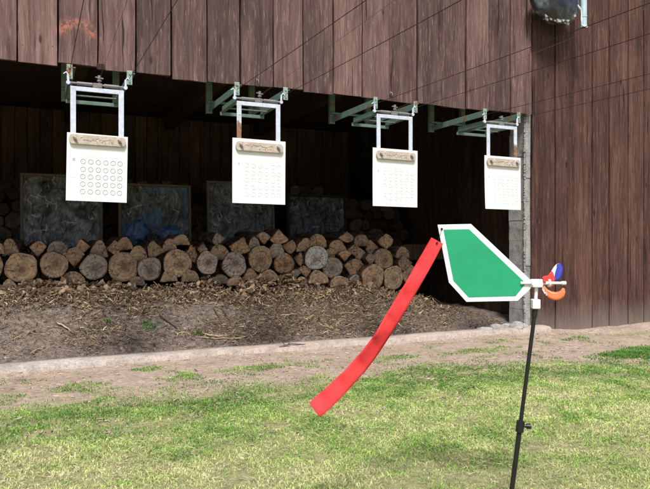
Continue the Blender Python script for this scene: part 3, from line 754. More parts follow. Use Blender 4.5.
# ------------------------------------------------------------------ old windows leaning behind the pile
glass = [dirty_glint_glass('cloudy_glass', (.04, .04, .042), (.32, .32, .33), 0, 1), dirty_glint_glass('cloudy_glass_blue', (.03, .03, .03), (.26, .27, .28), .75, 2),
         dirty_glint_glass('smeared_glass', (.035, .038, .042), (.24, .25, .27), 0, 3), dirty_glint_glass('black_glass', (.006, .007, .009), (.16, .18, .21), 0, 5)]  # the black pane's pale reflections are painted into its colour
labs = ['large old window covered in cloudy grey plastic behind the left end of the log pile', 'old window with blue plastic stuffed behind it, second from the left',
        'old window with smeared blue grey glass behind the logs below the second target', 'dark glass pane with pale reflections, rightmost of the old windows']
for i, (a, b_, top) in enumerate(panels):
    x0, x1 = wx(a, PY), wx(b_, PY); zt = wz(a, top, PY); z0 = .60 if i != 3 else .60
    r = empty('old_window', (x0, PY, z0), 0, label=labs[i], cat='window', group='old windows stored behind the log pile')
    r.rotation_euler = (R(-3-i), 0, 0)
    W = x1-x0; H = zt-z0; fw = .026
    m = MB(); m.box((0, 0, 0), (fw, .045, H)); m.box((W-fw, 0, 0), (W, .045, H)); m.box((fw, .002, H-fw), (W-fw, .043, H)); m.box((fw, .002, 0), (W-fw, .043, fw))
    m.build('frame', M['window_frame'] if i != 3 else M['black_gap'], r, .003)
    m = MB(); nxx, nzz = 36, 30; vs = []; fs = []
    for q in range(nzz+1):
        for p in range(nxx+1):
            xx = fw+(W-2*fw)*p/nxx; zz = fw+(H-2*fw)*q/nzz
            dd = .030*float(fbm(xx*7+i*5, zz*7, 171)-.5)+.014*float(vn(xx*30, zz*24, 173+i)-.5)
            vs.append((xx, .022-dd*(0 if i == 3 else 1), zz))
    for q in range(nzz):
        for p in range(nxx): k = q*(nxx+1)+p; fs.append((k, k+1, k+nxx+2, k+nxx+1))
    m.add(vs, fs, 0, True); m.build('plastic_sheet' if i != 3 else 'pane', glass[i], r)
# blue plastic bag crumpled at the foot of the second window
bp = NT('blue_plastic'); c = bp.coord(); nb = bp.noise(c, 14., 6, .65, .8)
bm_ = bp.ramp(nb, [(.3, (.01, .018, .045)), (.55, (.035, .085, .20)), (.8, (.17, .26, .40))]); bp.bump(nb, .9, .02); blue_mat = bp.fin(bm_, .35, .5)
for (u, v, wd, hh, lb) in ((138, 232, 20, 22, 'crumpled bright blue plastic bag standing behind the logs, left of the pair'), (170, 235, 24, 16, 'low crumpled blue plastic bag behind the logs, right of the pair')):
    vs = []; fs = []; yb = 1.80; W = ww(u, wd, yb); H = hh*depth(u, yb)/F; na, nb_ = 26, 16
    for q in range(nb_+1):
        ph = math.pi*q/nb_
        for p in range(na):
            th = 2*math.pi*p/na; k = 1+1.3*float(fbm(abs(p/na-.5)*9+u, q*.55, 181)-.5)
            vs.append((W/2*math.sin(ph)*math.cos(th)*k, .045*math.sin(ph)*math.sin(th)*k, H/2*math.cos(ph)*k*1.05))
    for q in range(nb_):
        for p in range(na): fs.append((q*na+p, q*na+(p+1) % na, (q+1)*na+(p+1) % na, (q+1)*na+p))
    m = MB(); m.add(vs, fs, 0, True); o = m.build('plastic_bag', blue_mat); o.location = (wx(u, yb), yb, wz(u, v, yb)); tag(o, lb, 'plastic bag', 'blue plastic bags behind the logs')
# a broad board on edge at the right end of the pile
m = MB(); x0 = wx(403, 1.55); m.box((x0, 1.55, .62), (x0+.75, 1.59, .80)); o = m.build('board', M['inner_boards'], None, .004)
tag(o, 'dim brown board lying on edge at the right end of the log pile', 'board')

# ------------------------------------------------------------------ target carriers
YT = -.50
tc = [(97.3, .347), (258, 1.415), (393.5, 2.50), (500.5, 3.53)]
cen = [wx(u, YT) for u, _ in tc]
ordn = ['leftmost', 'second from the left', 'third from the left', 'rightmost']
def make_bracket():
    r = empty('wall_bracket', (0, 0, 0))
    for s in (-1, 1):
        xa = s*.178
        m = MB(); m.box((xa-.024, .262, 1.86), (xa+.024, .268, 2.30)); m.box((xa-.024, .268, 1.86), (xa-.018, .298, 2.30)); m.build('post', M['green_paint'], r, .0015)
        m = MB(); m.box((xa-.004, -.50, 1.872), (xa+.002, .262, 1.922)); m.box((xa+.002, -.50, 1.916), (xa+.036, .262, 1.922))
        m.build('arm', M['green_paint'] if s < 0 else M['green_paint'], r, .0015)
        m = MB(); m.box((xa-.016, -.507, 1.845), (xa+.018, -.500, 1.935))
        for zz in (1.865, 1.915): m.tube([(xa+.001, -.507, zz), (xa+.001, -.514, zz)], .006, 8)
        m.build('end_plate', M['pale_green'], r, .001)
    m = MB(); m.tube([(-.20, .25, 1.95), (.20, .25, 1.95)], .011, 8); m.build('brace', M['green_paint'], r)
    return r
def make_carrier(rust):
    r = empty('target_carrier', (0, 0, 0)); wm = M['rust_metal'] if rust else M['white_metal']
    hw = .158; b_ = .032
    m = MB(); m.box(((-hw, YT-.022, 1.46)), (-hw+b_, YT-.014, 1.80), 1 if rust == 1 else 0); m.box((hw-b_, YT-.022, 1.46), (hw, YT-.014, 1.80), 1 if rust == 2 else 0)
    m.box((-hw+b_, YT-.0215, 1.773), (hw-b_, YT-.0145, 1.80)); m.box((-hw+.002, YT-.013, 1.780), (hw-.002, YT+.02, 1.7855))
    m.build('hanging_frame', [M['white_metal'], M['rust_metal']], r, .001)
    for s in (-1, 1):
        m = MB(); m.box((s*.150-.004, YT+.02, 1.800), (s*.150+.004, -.12, 1.838)); m.box((s*.150-.016, YT+.02, 1.796), (s*.150+.016, -.12, 1.7995)); m.build('side_rail', M['green_paint'], r, .001)
    m = MB(); m.box((-.17, -.135, 1.770), (.17, -.119, 1.794)); m.box((-.15, -.30, 1.788), (.15, -.28, 1.7955)); m.build('cross_plate', M['green_paint'], r, .0015)
    m = MB(); m.tube([(-.172, YT-.004, 1.822), (.172, YT-.004, 1.822)], .0075, 10)
    m.tube([(-.12, YT-.004, 1.822), (-.03, YT-.004, 1.822)], .0115, 10); m.tube([(.04, YT-.004, 1.822), (.13, YT-.004, 1.822)], .0115, 10)
    m.build('axle', M['steel'], r)
    m = MB(); m.box((-.028, YT-.018, 1.803), (.028, YT+.012, 1.832)); cl = m.build('clamp', M['steel'], r, .003)
    m = MB(); m.tube([(.012, YT, 1.832), (.012, YT, 1.868)], .0055, 8); m.tube([(.012, YT, 1.846), (.012, YT, 1.856)], .014, 8)
    m.tube([(-.012, YT, 1.872), (.036, YT, 1.866)], .005, 6); m.tube([(.012, YT, 1.862), (.012, YT, 1.884)], .010, 8); m.build('wing_bolt', M['steel'], cl)
    for s in (-1, 1):
        m = MB(); m.tube([(s*.170, YT+.004, 1.822), (s*.170, YT-.012, 1.822)], .012, 12); m.box((s*.170-.006, YT-.010, 1.826), (s*.170+.006, YT-.004, 1.872)); m.tube([(s*.170, YT-.007, 1.868), (s*.182, YT-.010, 1.885), (s*.196, YT-.010, 1.872)], .004, 6); m.build('end_hook', M['white_metal'], r)
    # pale wooden strip that clamps the card
    n = 12; P = []
    sw_, sh = .173, .031
    for i in range(n): t = -math.pi/2+math.pi*i/(n-1); P.append((sw_-.022+.022*math.cos(t), sh*math.sin(t)))
    for i in range(n): t = math.pi/2+math.pi*i/(n-1); P.append((-sw_+.022+.022*math.cos(t), sh*math.sin(t)))
    m = MB(); m.prism(P, -.006, .006); st = m.build('clamp_strip', M['strip'], r, .0015); st.location = (0, YT-.040, 1.488); st.rotation_euler = (0, R(.6), 0)
    for s in (-1, 1):
        m = MB(); m.tube([(s*.135, -.004, 0), (s*.135, -.016, 0)], .0085, 8); m.tube([(s*.135-.014, -.015, .012), (s*.135+.012, -.015, -.012)], .0042, 6); m.build('wing_nut', M['steel'], st)
    m = MB(); q = random.Random(5+rust)
    xx = -.105
    while xx < .095:
        L = q.uniform(.006, .016); z0 = q.uniform(-.004, .012); z1 = z0+q.uniform(-.008, .008)
        m.tube([(xx, -.0068, z0), (xx+L*.5, -.0068, z1), (xx+L, -.0068, z0+q.uniform(-.004, .004))], .0009, 4, 0, False); xx += L*q.uniform(.8, 1.5)
    for _ in range(7):
        x0 = q.uniform(-.01, .09); m.tube([(x0, -.0068, q.uniform(-.022, -.008)), (x0+.004, -.0068, q.uniform(-.022, -.008))], .0012, 4, 0, False)
    m.build('pen_scribble', M['ink_dark'], st)
    return r
def make_target(k):
    W, H = [(.358, .418), (.385, .445), (.395, .440), (.378, .440)][k]; m = MB(); n = 10; q = random.Random(40+k)
    # a slightly bowed card
    vs = []; fs = []
    nxx, nzz = 12, 12; bow = [.004, .012, .007, .016][k]
    for s, yo in ((0, 0), (1, .0035)):
        for j in range(nzz+1):
            for i in range(nxx+1):
                xx = -W/2+W*i/nxx; zz = -H*j/nzz; vs.append((xx, yo-bow*(j/nzz)**2*(1-.6*(i/nxx)), zz))
    N = (nxx+1)*(nzz+1)
    for j in range(nzz):
        for i in range(nxx):
            a = j*(nxx+1)+i; fs.append((a, a+1, a+nxx+2, a+nxx+1)); fs.append((a+N, a+N+nxx+1, a+N+nxx+2, a+N+1))
    rim = [i for i in range(nxx+1)]+[(nxx+1)*j+nxx for j in range(1, nzz+1)]+[(nxx+1)*nzz+i for i in range(nxx-1, -1, -1)]+[(nxx+1)*j for j in range(nzz-1, 0, -1)]
    for a, b_ in zip(rim, rim[1:]+rim[:1]): fs.append((a, b_, b_+N, a+N))
    m.add(vs, fs, 0)
    def yat(xx, zz): j = -zz/H; i = (xx+W/2)/W; return -bow*j**2*(1-.6*i)-.0012
    cols_ = [.265, .39, .515, .638, .76, .876]; rows = [.415, .53, .64, .75, .86]
    ink = 1 if k == 0 else 2
    for fr in rows:
        for fc in cols_:
            cx, cz = -W/2+W*fc, -H*fr; ro = .0150; ri = ro-(.0020 if k == 0 else .0020); ns = 26
            vv = []; ff = []
            for i in range(ns):
                t = 2*math.pi*i/ns
                for rr in (ro, ri): px, pz = cx+rr*math.cos(t), cz+rr*math.sin(t); vv.append((px, yat(px, pz), pz))
            gapk = q.randrange(ns)
            for i in range(ns):
                if k and (i-gapk) % ns < 3: continue
                a, b_ = i*2, ((i+1) % ns)*2; ff.append((a, b_, b_+1, a+1))
            m.add(vv, ff, ink)
            vv = []
            for i in range(10): t = 2*math.pi*i/10; px, pz = cx+.0014*math.cos(t), cz+.0014*math.sin(t); vv.append((px, yat(px, pz), pz))
            m.add(vv, [tuple(range(10))], ink)
    def dash(x0, z0, w_, h_, mi=2):
        m.add([(x0, yat(x0, z0), z0), (x0+w_, yat(x0+w_, z0), z0), (x0+w_, yat(x0, z0-h_), z0-h_), (x0, yat(x0, z0-h_), z0-h_)], [(0, 1, 2, 3)], mi)
    # the small letter E and the little dashes in the left margin, faint header line
    ex, ez = -W/2+W*.105, -H*.375
    for dz in (0, .0065, .013): dash(ex, ez-dz, .012, .0018, ink)
    dash(ex-.002, ez, .0018, .0148, ink)
    dash(-W/2+W*.085, -H*.655, .012, .0014); dash(-W/2+W*.135, -H*.655, .009, .0014)
    xx = -W/2+W*.26
    while xx < W*.36: L = q.uniform(.004, .014); dash(xx, -H*.335, L, .0012, 2); xx += L+q.uniform(.002, .006)
    o = m.build('paper_target', [M['paper'], M['ink'], M['ink_light']], None, 0, False)
    return o
wb = make_bracket()
for i, xc in enumerate(cen):
    xa = tc[i][1]
    if i: br = copy_tree(wb)
    else: br = wb
    br.location = (xa, 0, 0); tag(br, f'green steel bracket with two arms, {ordn[i]} under the barn front', 'bracket', 'green target brackets under the barn front')
    c_ = make_carrier((0, 1, 0, 2)[i])
    if i == 0:
        cs = [x_ for x_ in bpy.data.objects if x_.parent == c_ and x_.name.startswith('clamp_strip')][0]; cs.location.z -= .019; cs.scale = (.97, 1, .95)
    c_.location = (xc, 0, [0, .004, .006, .006][i])
    tag(c_, [ 'clean white hanging frame on rollers with pale wooden strip, leftmost carrier', 'white hanging frame with a rusty left leg, second carrier from the left',
              'white hanging frame with few rust spots, third carrier from the left', 'white hanging frame with a rusty right leg beside the concrete pier'][i], 'target carrier', 'target carriers hanging in a row')
    t_ = make_target(i); t_.location = (xc+.002, YT-.028, [1.508, 1.546, 1.545, 1.545][i]); t_.rotation_euler = (0, R([1.0, .6, .5, .4][i]), 0)
    tag(t_, ['white shooting target card with clearly visible rings, leftmost and largest', 'white shooting target card with faint rings, second from the left',
             'white shooting target card with very faint rings, third from the left', 'white shooting target card next to the concrete pier, rightmost'][i], 'target', 'paper targets hanging in a row')
    # wires running out to the shooters
    for j, (dx, lb) in enumerate(((-.178, 'left'), (.178, 'right'))):
        m = MB(); pts = [(xa+dx, .24, 1.895)]+[(xa+dx, -.5-k*.6, 1.885-.0022*k*(19-k)*.35) for k in range(20)]
        m.tube(pts, .0019, 6); o = m.build('steel_wire', M['wire']); tag(o, f'dark steel wire running forward from the {lb} arm of the {ordn[i]} bracket', 'wire', 'steel guide wires of the target carriers')
    m = MB(); m.tube([(xc+.012, YT, 1.858), (xc+.012, -3, 1.90), (xc+.012, -7, 1.93), (xc+.012, -12, 1.92)], .0010, 5); o = m.build('pull_cord', M['cord'])
    tag(o, f'thin grey pull cord running forward from the centre of the {ordn[i]} carrier', 'cord', 'pull cords of the target carriers')
# hooks screwed into the lower edge of the cladding
for i, (u, v) in enumerate(((257.5, 80), (391, 93))):
    m = MB(); X0 = wx(u, -.02); z0 = wz(u, v, -.02)
    m.tube([(X0, -.014, z0), (X0, -.035, z0), (X0, -.045, z0-.015), (X0, -.040, z0-.045), (X0, -.028, z0-.05)], .005, 8); m.tube([(X0, -.013, z0), (X0, -.018, z0)], .012, 10)
    o = m.build('hook', M['steel']); tag(o, ['small dark hook in the cladding edge above the second target', 'small dark hook in the cladding edge above the third target'][i], 'hook', 'hooks in the cladding edge')
m = MB(); X0 = wx(101, -.03); m.box((X0-.028, -.030, 2.045), (X0+.028, -.014, 2.085)); o = m.build('wood_block', M['cladding_dark'], None, .002)
tag(o, 'small dark wooden block nailed to the lower cladding edge above the leftmost target', 'wood block')

# ------------------------------------------------------------------ wind flag (parallel to the picture, 2 m away)
D = 2.0; org = (VX*D, CAMY+VY*D, 0); RZ = math.atan2(-VX, VY)
def L2(u, v): return ((u-325)*D/F, CAMZ-(v-240)*D/F)
sx, sz = L2(535.5, 284)
wf = empty('wind_flag', (org[0]+VY*sx, org[1]-VX*sx, 0), RZ, label='green and white wind vane flag with small propeller on a leaning black pole', cat='wind flag')
def lf(u, v): a, b_ = L2(u, v); return (a-sx, b_)
outer = [(437.5,224.8),(470.8,224),(531.5,281),(531,288),(517.5,300.8),(466.3,301.8),(448.8,282.4)]
inner = [(443.2,229.6),(468.8,229.2),(525.6,283.2),(515.2,296),(468.4,297.2),(453.2,280.6)]
m = MB(); m.prism([lf(*p) for p in outer], -.0025, .0025); va = m.build('vane', M['flag_white'], wf, .0008)
m = MB(); m.prism([lf(*p) for p in inner], -.0034, .0034); m.build('green_face', M['flag_green'], va)
hx, hz = lf(441.5, 229); m = MB(); m.tube([(hx, -.0045, hz), (hx, .0045, hz)], .0038, 12); m.tube([(hx, -.006, hz), (hx, -.0045, hz)], .0022, 8); m.build('eyelet', M['black_pole'], va)
m = MB()
for (u0, u1, r_) in ((520, 531, .0042), (530, 541.5, .0125), (541, 547.5, .0055), (547.5, 549.3, .0125), (549.3, 562, .0045), (561, 565, .0062)):
    a, z_ = lf(u0, 283); b_, _ = lf(u1, 283); m.tube([(a, -.006, z_), (b_, -.006, z_)], r_, 16)
m.build('axle', M['flag_white'], wf)
a, z_ = lf(536, 283); m = MB(); m.box((a-.0155, -.020, z_-.013), (a+.0155, .012, z_+.012)); m.build('hub', M['flag_white'], wf, .003)
# propeller: two twisted blades of different colour
def blade(P0, P1, width, zones, mats, name, parent, bulge=.3, ysw=.02):
    n, k = 22, 8; vs = []; fs = []; mi = []
    a0 = Vector((P0[0], 0, P0[1])); a1 = Vector((P1[0], 0, P1[1])); d_ = a1-a0; nrm = Vector((-d_.z, 0, d_.x)).normalized()
    for i in range(n+1):
        f = i/n; c_ = a0+d_*f+nrm*bulge*d_.length*math.sin(math.pi*f)*.5; wd = width*(math.sin(math.pi*min(1, .10+.90*f))**.6)*(.55+.45*f) if f < 1 else width*.12
        for j in range(k+1):
            g = j/k-.5; vs.append(c_+nrm*g*wd+Vector((0, -.008+ysw*(f-.5)+.014*g*(1.2-f)+.008*(g*g*4), 0)))
    for i in range(n):
        for j in range(k):
            fs.append((i*(k+1)+j, i*(k+1)+j+1, (i+1)*(k+1)+j+1, (i+1)*(k+1)+j)); mi.append(zones(i/n, j/k))
    m = MB()
    m.add(vs, fs, 0, True); m.m = mi; o = m.build(name, mats, parent, 0, False)
    s = o.modifiers.new('thick', 'SOLIDIFY'); s.thickness = .0016; s.offset = 0
    return o
pr = empty('propeller'); pr.parent = wf
def z7(u, v): return lf(500+u/6.5, 240+v/6.5)
def sail(name, polys, mats, yf, parent):
    bm = bmesh.new()
    for mi, P in enumerate(polys):
        vs = [bm.verts.new((z7(*p)[0], 0, z7(*p)[1])) for p in P]; f = bm.faces.new(vs); f.material_index = mi
    bmesh.ops.remove_doubles(bm, verts=bm.verts, dist=.0001)
    bmesh.ops.triangulate(bm, faces=bm.faces); bmesh.ops.subdivide_edges(bm, edges=bm.edges, cuts=3, use_grid_fill=True)
    for v in bm.verts: v.co.y = yf(v.co.x, v.co.z)
    bmesh.ops.recalc_face_normals(bm, faces=bm.faces)
    me = bpy.data.meshes.new(name); bm.to_mesh(me); bm.free()
    for m_ in mats: me.materials.append(m_)
    for p in me.polygons: p.use_smooth = True
    o = bpy.data.objects.new(name, me); C.objects.link(o); o.parent = parent
    q = o.modifiers.new('thick', 'SOLIDIFY'); q.thickness = .0018; q.offset = 0
px0, pz0 = z7(345, 268)
sail('striped_blade', [[(263,238),(290,232),(318,232),(350,204),(362,215),(368,240),(372,262),(352,300),(335,312),(318,300),(300,282),(268,272)],
     [(350,204),(372,178),(392,160),(388,185),(375,215),(368,240),(362,215)],
     [(392,160),(408,151),(424,160),(431,185),(428,212),(416,240),(398,262),(372,262),(368,240),(375,215),(388,185)]],
     [M['red'], M['flag_white'], M['blue']], lambda x, z: .012+.55*(x-px0)*1.0-9*(x-px0)**2+.25*(z-pz0), pr)
sail('orange_blade', [[(268,290),(282,296),(296,318),(318,330),(345,334),(368,326),(384,306),(396,312),(397,336),(386,360),(362,380),(330,386),(300,374),(278,350),(264,318)],
     [(268,290),(264,318),(278,350),(290,362),(296,352),(284,335),(276,312)]],
     [M['orange'], M['flag_white']], lambda x, z: -.016-.35*(x-px0)+.35*(z-pz0), pr)
# stem and pole, leaning
top = lf(536, 287); j0 = lf(535.3, 299); j1 = lf(535.0, 308.5)
m = MB(); m.tube([(top[0], -.004, top[1]), (j0[0], -.004, j0[1])], .0052, 12); m.build('stem', M['flag_white'], wf)
m = MB(); m.box((j1[0]-.0125, -.017, j1[1]), (j1[0]+.0125, .008, j0[1])); m.build('coupling', M['flag_white'], wf, .003)
gz = -.02; kk = lf(519.8, 425); dxdz = (kk[0]-j1[0])/(kk[1]-j1[1]); foot = (j1[0]+dxdz*(gz-.12-j1[1]), gz-.12)
m = MB(); m.tube([(j1[0], -.004, j1[1]), (kk[0], -.004, kk[1])], .0062, 14); m.tube([(j1[0], -.004, j1[1]), (j1[0]+dxdz*-.025, -.004, j1[1]-.025)], .0085, 14)
m.tube([(kk[0], -.004, kk[1]), (foot[0], -.004, foot[1])], .0078, 14)
po = m.build('pole', M['black_pole'], wf)
m = MB(); m.tube([(kk[0]-dxdz*-.014, -.004, kk[1]+.014), (kk[0]+dxdz*-.02, -.004, kk[1]-.02)], .0125, 16); m.tube([(kk[0]+.008, -.004, kk[1]-.002), (kk[0]+.022, -.006, kk[1]-.002)], .0045, 10)
m.tube([(kk[0]+.019, -.006, kk[1]-.002), (kk[0]+.032, -.007, kk[1]-.002)], .0085, 12); m.build('clamp', M['black_pole'], po)

# the red streamer
path = [(437.2,240.5,12.2,0),(425,262,13,-.005),(411,286,14,-.010),(398,307.5,14.6,-.016),(385.5,328,15.2,-.022),(373,346,15.4,-.030),(360,362,15.6,-.040),(345,377,15.8,-.052),(330,390.5,16,-.066),(315,403.5,16.2,-.080)]
def spline(t):
    t = t*(len(path)-1); i = min(int(t), len(path)-2); f = t-i
    P = [path[max(i-1, 0)], path[i], path[i+1], path[min(i+2, len(path)-1)]]
    return [0.5*((2*P[1][k])+(-P[0][k]+P[2][k])*f+(2*P[0][k]-5*P[1][k]+4*P[2][k]-P[3][k])*f*f+(-P[0][k]+3*P[1][k]-3*P[2][k]+P[3][k])*f**3) for k in range(4)]
n = 90; k = 6; vs = []; fs = []
for i in range(n+1):
    f = i/n; p = spline(f); p2 = spline(min(1, f+.01)); p1 = spline(max(0, f-.01)); dx, dy = p2[0]-p1[0], p2[1]-p1[1]; q = math.hypot(dx, dy); nx_, ny_ = -dy/q, dx/q
    for j in range(k+1):
        g = j/k-.5; u, v = p[0]+nx_*g*p[2], p[1]+ny_*g*p[2]; a, b_ = lf(u, v)
        rip = .0045*math.sin(f*21)+.003*math.sin(f*47+1)+.0016*math.sin(f*95+g*5)+.004*float(vn(f*30, g*3, 77)-.5)
        vs.append((a, p[3]+rip*(.6+g)+.022*g*math.sin(f*8+.6)+.004*g*math.sin(f*23), b_))
for i in range(n):
    for j in range(k): a = i*(k+1)+j; fs.append((a, a+1, a+k+2, a+k+1))
m = MB(); m.add(vs, fs, 0, True); st = m.build('streamer', M['red_cloth'], None, 0, False)
st.location = wf.location; st.rotation_euler = (0, 0, RZ); s = st.modifiers.new('thick', 'SOLIDIFY'); s.thickness = .0008
tag(st, 'long bright red ribbon trailing down to the left from the corner of the wind flag', 'ribbon')
a, b_ = lf(436.8, 243.2); m = MB(); m.tube([(a, -.004, b_), (a+.003, -.006, b_+.012), (hx-.006, -.006, hz-.02), (hx, -.004, hz)], .0007, 6); m.tube([(a, -.004, b_), (a, .004, b_)], .0032, 10)
m.build('tie', M['black_pole'], st)

# ------------------------------------------------------------------ cover and pipe high on the right wall
yc = -.16; ux = 560
lamp = empty('lamp', (wx(ux-1, yc), yc, wz(ux, 25, yc)), 0, label='dark glossy bowl lamp with chipped pale edge at the top of the right wall', cat='lamp')
cv_ = NT('dark_lamp_glass'); c = cv_.coord(); nn = cv_.noise(c, 7., 3, .5, .4)
n2_ = cv_.noise(c, 24., 5, .7, .5)
col = cv_.mix(cv_.ramp(nn, [(.36, (.014, .016, .022)), (.52, (.04, .048, .065)), (.70, (.22, .26, .32))]), cv_.ramp(n2_, [(.35, .5), (.6, 1.2)]), .7, 'MULTIPLY')
lamp_mat = cv_.fin(col, .18, .6)
na, nb_ = 48, 20; W = ww(ux, 46, yc)/2; vs = []; fs = []
for q in range(nb_+1):
    f = q/nb_; rr = math.sin(math.pi/2*min(1, f*1.02))**.8; zz = .25*(1-math.cos(math.pi/2*f))
    for p in range(na): th = 2*math.pi*p/na; vs.append((W*rr*math.cos(th)-.25*zz, .12*rr*math.sin(th), zz+.02*rr*math.cos(th)))
for q in range(nb_):
    for p in range(na): fs.append((q*na+p, q*na+(p+1) % na, (q+1)*na+(p+1) % na, (q+1)*na+p))
m = MB(); m.add(vs, fs, 0, True); m.build('bowl', lamp_mat, lamp)
m = MB(); q = random.Random(3)      # chipped pale edge: small plates that follow the bowl
for k in range(13):
    th = q.uniform(math.pi*.95, math.pi*2.02); f = q.uniform(.10, .52); rr = math.sin(math.pi/2*f)**.8*1.02; zz = .25*(1-math.cos(math.pi/2*f))
    c0 = Vector((W*rr*math.cos(th)-.25*zz, .12*rr*math.sin(th)-.003, zz+.02*rr*math.cos(th))); sz = q.uniform(.010, .030)
    P = [c0+Vector((sz*q.uniform(.5, 1.4)*math.cos(a), -.002, sz*q.uniform(.2, 1.1)*math.sin(a))) for a in (0, 1.1, 2.2, 3.2, 4.3, 5.2)]
    m.add(P+[p+Vector((0, .006, 0)) for p in P], [tuple(range(6)), tuple(range(11, 5, -1))]+[(i, (i+1) % 6, (i+1) % 6+6, i+6) for i in range(6)])
m.build('chipped_edge', simple('pale_chips', (.42, .42, .40), .7, .25, 40), lamp)
m = MB(); m.box((-.03, .0, .24), (.03, .165, .30)); m.tube([(-.06, 0, .245), (-.06, 0, .34)], .10, 20); m.build('holder', M['steel'], lamp)
yp = -.20; xp = wx(583.5, yp); zp = wz(583.5, 28, yp)
pe = empty('pipe', (xp, yp, zp), 0, label='short pale blue pipe end hanging beside the dark crumpled cover', cat='pipe')
m = MB(); m.tube([(0, 0, 0), (0, 0, .62)], .031, 20, 0, False); m.tube([(0, 0, .0), (0, 0, .022)], .034, 20, 0, False); m.tube([(0, 0, .10), (0, 0, .115)], .034, 20, 0, False); pb = m.build('tube', M['pipe'], pe)
m = MB(); m.tube([(0, 0, .004), (0, 0, .006)], .029, 16); m.build('opening', M['black_gap'], pe)
m = MB(); m.box((-.02, .028, .50), (.02, .21, .54)); m.build('bracket', M['steel'], pe)
m = MB(); pts = [(-.045, -.02, .015), (-.052, -.025, .07), (-.048, -.02, .12), (-.07, -.03, .16), (-.13, -.035, .20), (-.2, -.035, .215)]; m.tube(pts, .009, 6, 0, True, [.5, 1.1, .7, 1.2, .9, .6]); m.tube([(-.045, -.02, .015), (.0, -.035, -.004), (.03, -.02, .01)], .006, 6)
o = m.build('torn_cord', M['flag_white']); o.location = (xp, yp, zp); tag(o, 'torn white cord curling around the pale blue pipe end', 'cord')

# ------------------------------------------------------------------ stones at the pier foot, sticks, weeds
def stone(loc, s, seed):
    r = random.Random(seed); bm = bmesh.new(); bmesh.ops.create_icosphere(bm, subdivisions=3, radius=1)
    o1 = Vector((r.uniform(0, 50), r.uniform(0, 50), 0))
    for v in bm.verts:
        k = .75+.6*float(fbm(v.co.x*1.6+o1.x, v.co.y*1.6+v.co.z*1.1+o1.y, 201)); v.co = Vector((v.co.x*s[0], v.co.y*s[1], v.co.z*s[2]))*k
    me = bpy.data.meshes.new('stone'); bm.to_mesh(me); bm.free(); me.materials.append(M['rubble'])
    o = bpy.data.objects.new('stone', me); C.objects.link(o); o.location = loc; o.rotation_euler = (r.uniform(-.3, .3), r.uniform(-.3, .3), r.uniform(0, 3)); return o
M['rubble'] = concrete('rubble', (.36, .35, .34), 16, .4)
sl = [(487,329,11,5,'flat pale stone at the left of the rubble'),(497,326,13,8,'largest light grey lump of rubble'),(507,328.5,12,6,'grey lump right of the largest rubble lump'),(516,325,13,9,'whitish chunk against the foot of the concrete pier'),
      (523,329,10,6,'small pale chunk between pier foot and pole'),(479,329.5,6,3,'tiny pale pebble leftmost of the rubble'),(502,330.5,6,3,'tiny grey pebble in front of the rubble'),(513,331,6,3,'tiny pebble in front of the whitish chunk')]
for i, (u, v, w_, h_, lb) in enumerate(sl):
    yy = -.02+.05*((i*7) % 3-1); W = ww(u, w_, yy)/2; H = h_*depth(u, yy)/F/2*.8
    o = stone((wx(u, yy), yy, .014+H*.75), (W, W*.8, H*1.2), 300+i); tag(o, lb+', on the sill end', 'stone', 'rubble at the foot of the pier')
M['stickwood'] = simple('dry_stick', (.40, .30, .19), .85, .2, 40)
M['stickdark'] = simple('dark_bark_strip', (.11, .078, .055), .9, .25, 40)
def ray_ground(u, v):
    best = None
    for y_ in np.arange(-3, 1.3, .01):
        zz = wz(u, v, y_)
        if zz <= float(height(wx(u, y_), y_)): return (wx(u, y_), y_, zz)
    return (wx(u, .5), .5, .3)
sticks = [((196,338.5),(243,342),.006,1,'long pale stick lying just inside the sill, nearest to it'),((203,336),(225,338),.009,1,'short thick pale stick behind the long one by the sill'),
 ((207,305.5),(225,308),.006,1,'pale stick on the slope below the purplish grey log'),((213,309),(222,325),.011,0,'dark bark strip lying steeply down the slope'),((220,309),(230,322),.009,0,'second dark bark strip, right of the steep one'),
 ((280,317.5),(297,316.5),.009,1,'pale flat splinter on the slope right of centre'),((159,316),(178,332),.010,0,'dark bark strip on the slope left of centre'),((10,342),(22,337),.005,1,'thin pale stick by the sill at the far left'),
 ((30,357),(46,348),.006,1,'forked looking pale stick inside the sill on the left'),((56,324),(73,335),.012,1,'broad tan bark strip on the bare dirt at left'),((47,293),(49,305),.004,1,'thin upright straw below the second round log'),
 ((140,372-55),(147,304),.004,1,'thin straw pointing up the slope below the dark hearted log'),((258,303),(276,309),.006,1,'pale stick below the yellowish tan log'),((318,325),(334,331),.006,1,'short pale stick on the slope left of the ribbon')]
for i, (p, q, r_, kk_, lb) in enumerate(sticks):
    a = Vector(ray_ground(*p)); b_ = Vector(ray_ground(*q)); m = MB(); pts = []
    for t in range(8):
        f = t/7; c_ = a.lerp(b_, f); pts.append((c_.x, c_.y+.006*math.sin(t*1.7+i), float(height(c_.x, c_.y))+.012+r_*.6+.003*math.sin(t*2.1+i)))
    m.tube(pts, r_*.62, 5, 0, True, [.5, .9, 1.2, .85, 1.1, .8, .95, .3]); o = m.build('stick', M['stickwood'] if kk_ else M['stickdark']); tag(o, lb, 'stick', 'sticks and bark strips on the dirt slope')
# twig on the sill
a = ray_ground(283, 350); m = MB(); z0 = .03
m.tube([(a[0]-.05, -.14, z0), (a[0]+.05, -.13, z0+.012), (a[0]+.18, -.12, z0)], .005, 6, 0, True, [.6, 1.1, .5]); m.tube([(a[0], -.135, z0+.006), (a[0]-.03, -.13, z0+.045)], .0035, 5); m.tube([(a[0]+.02, -.135, z0+.006), (a[0]+.025, -.17, z0+.03)], .003, 5)
tag(m.build('twig', M['stickdark']), 'small dark forked twig lying on the concrete sill', 'twig')
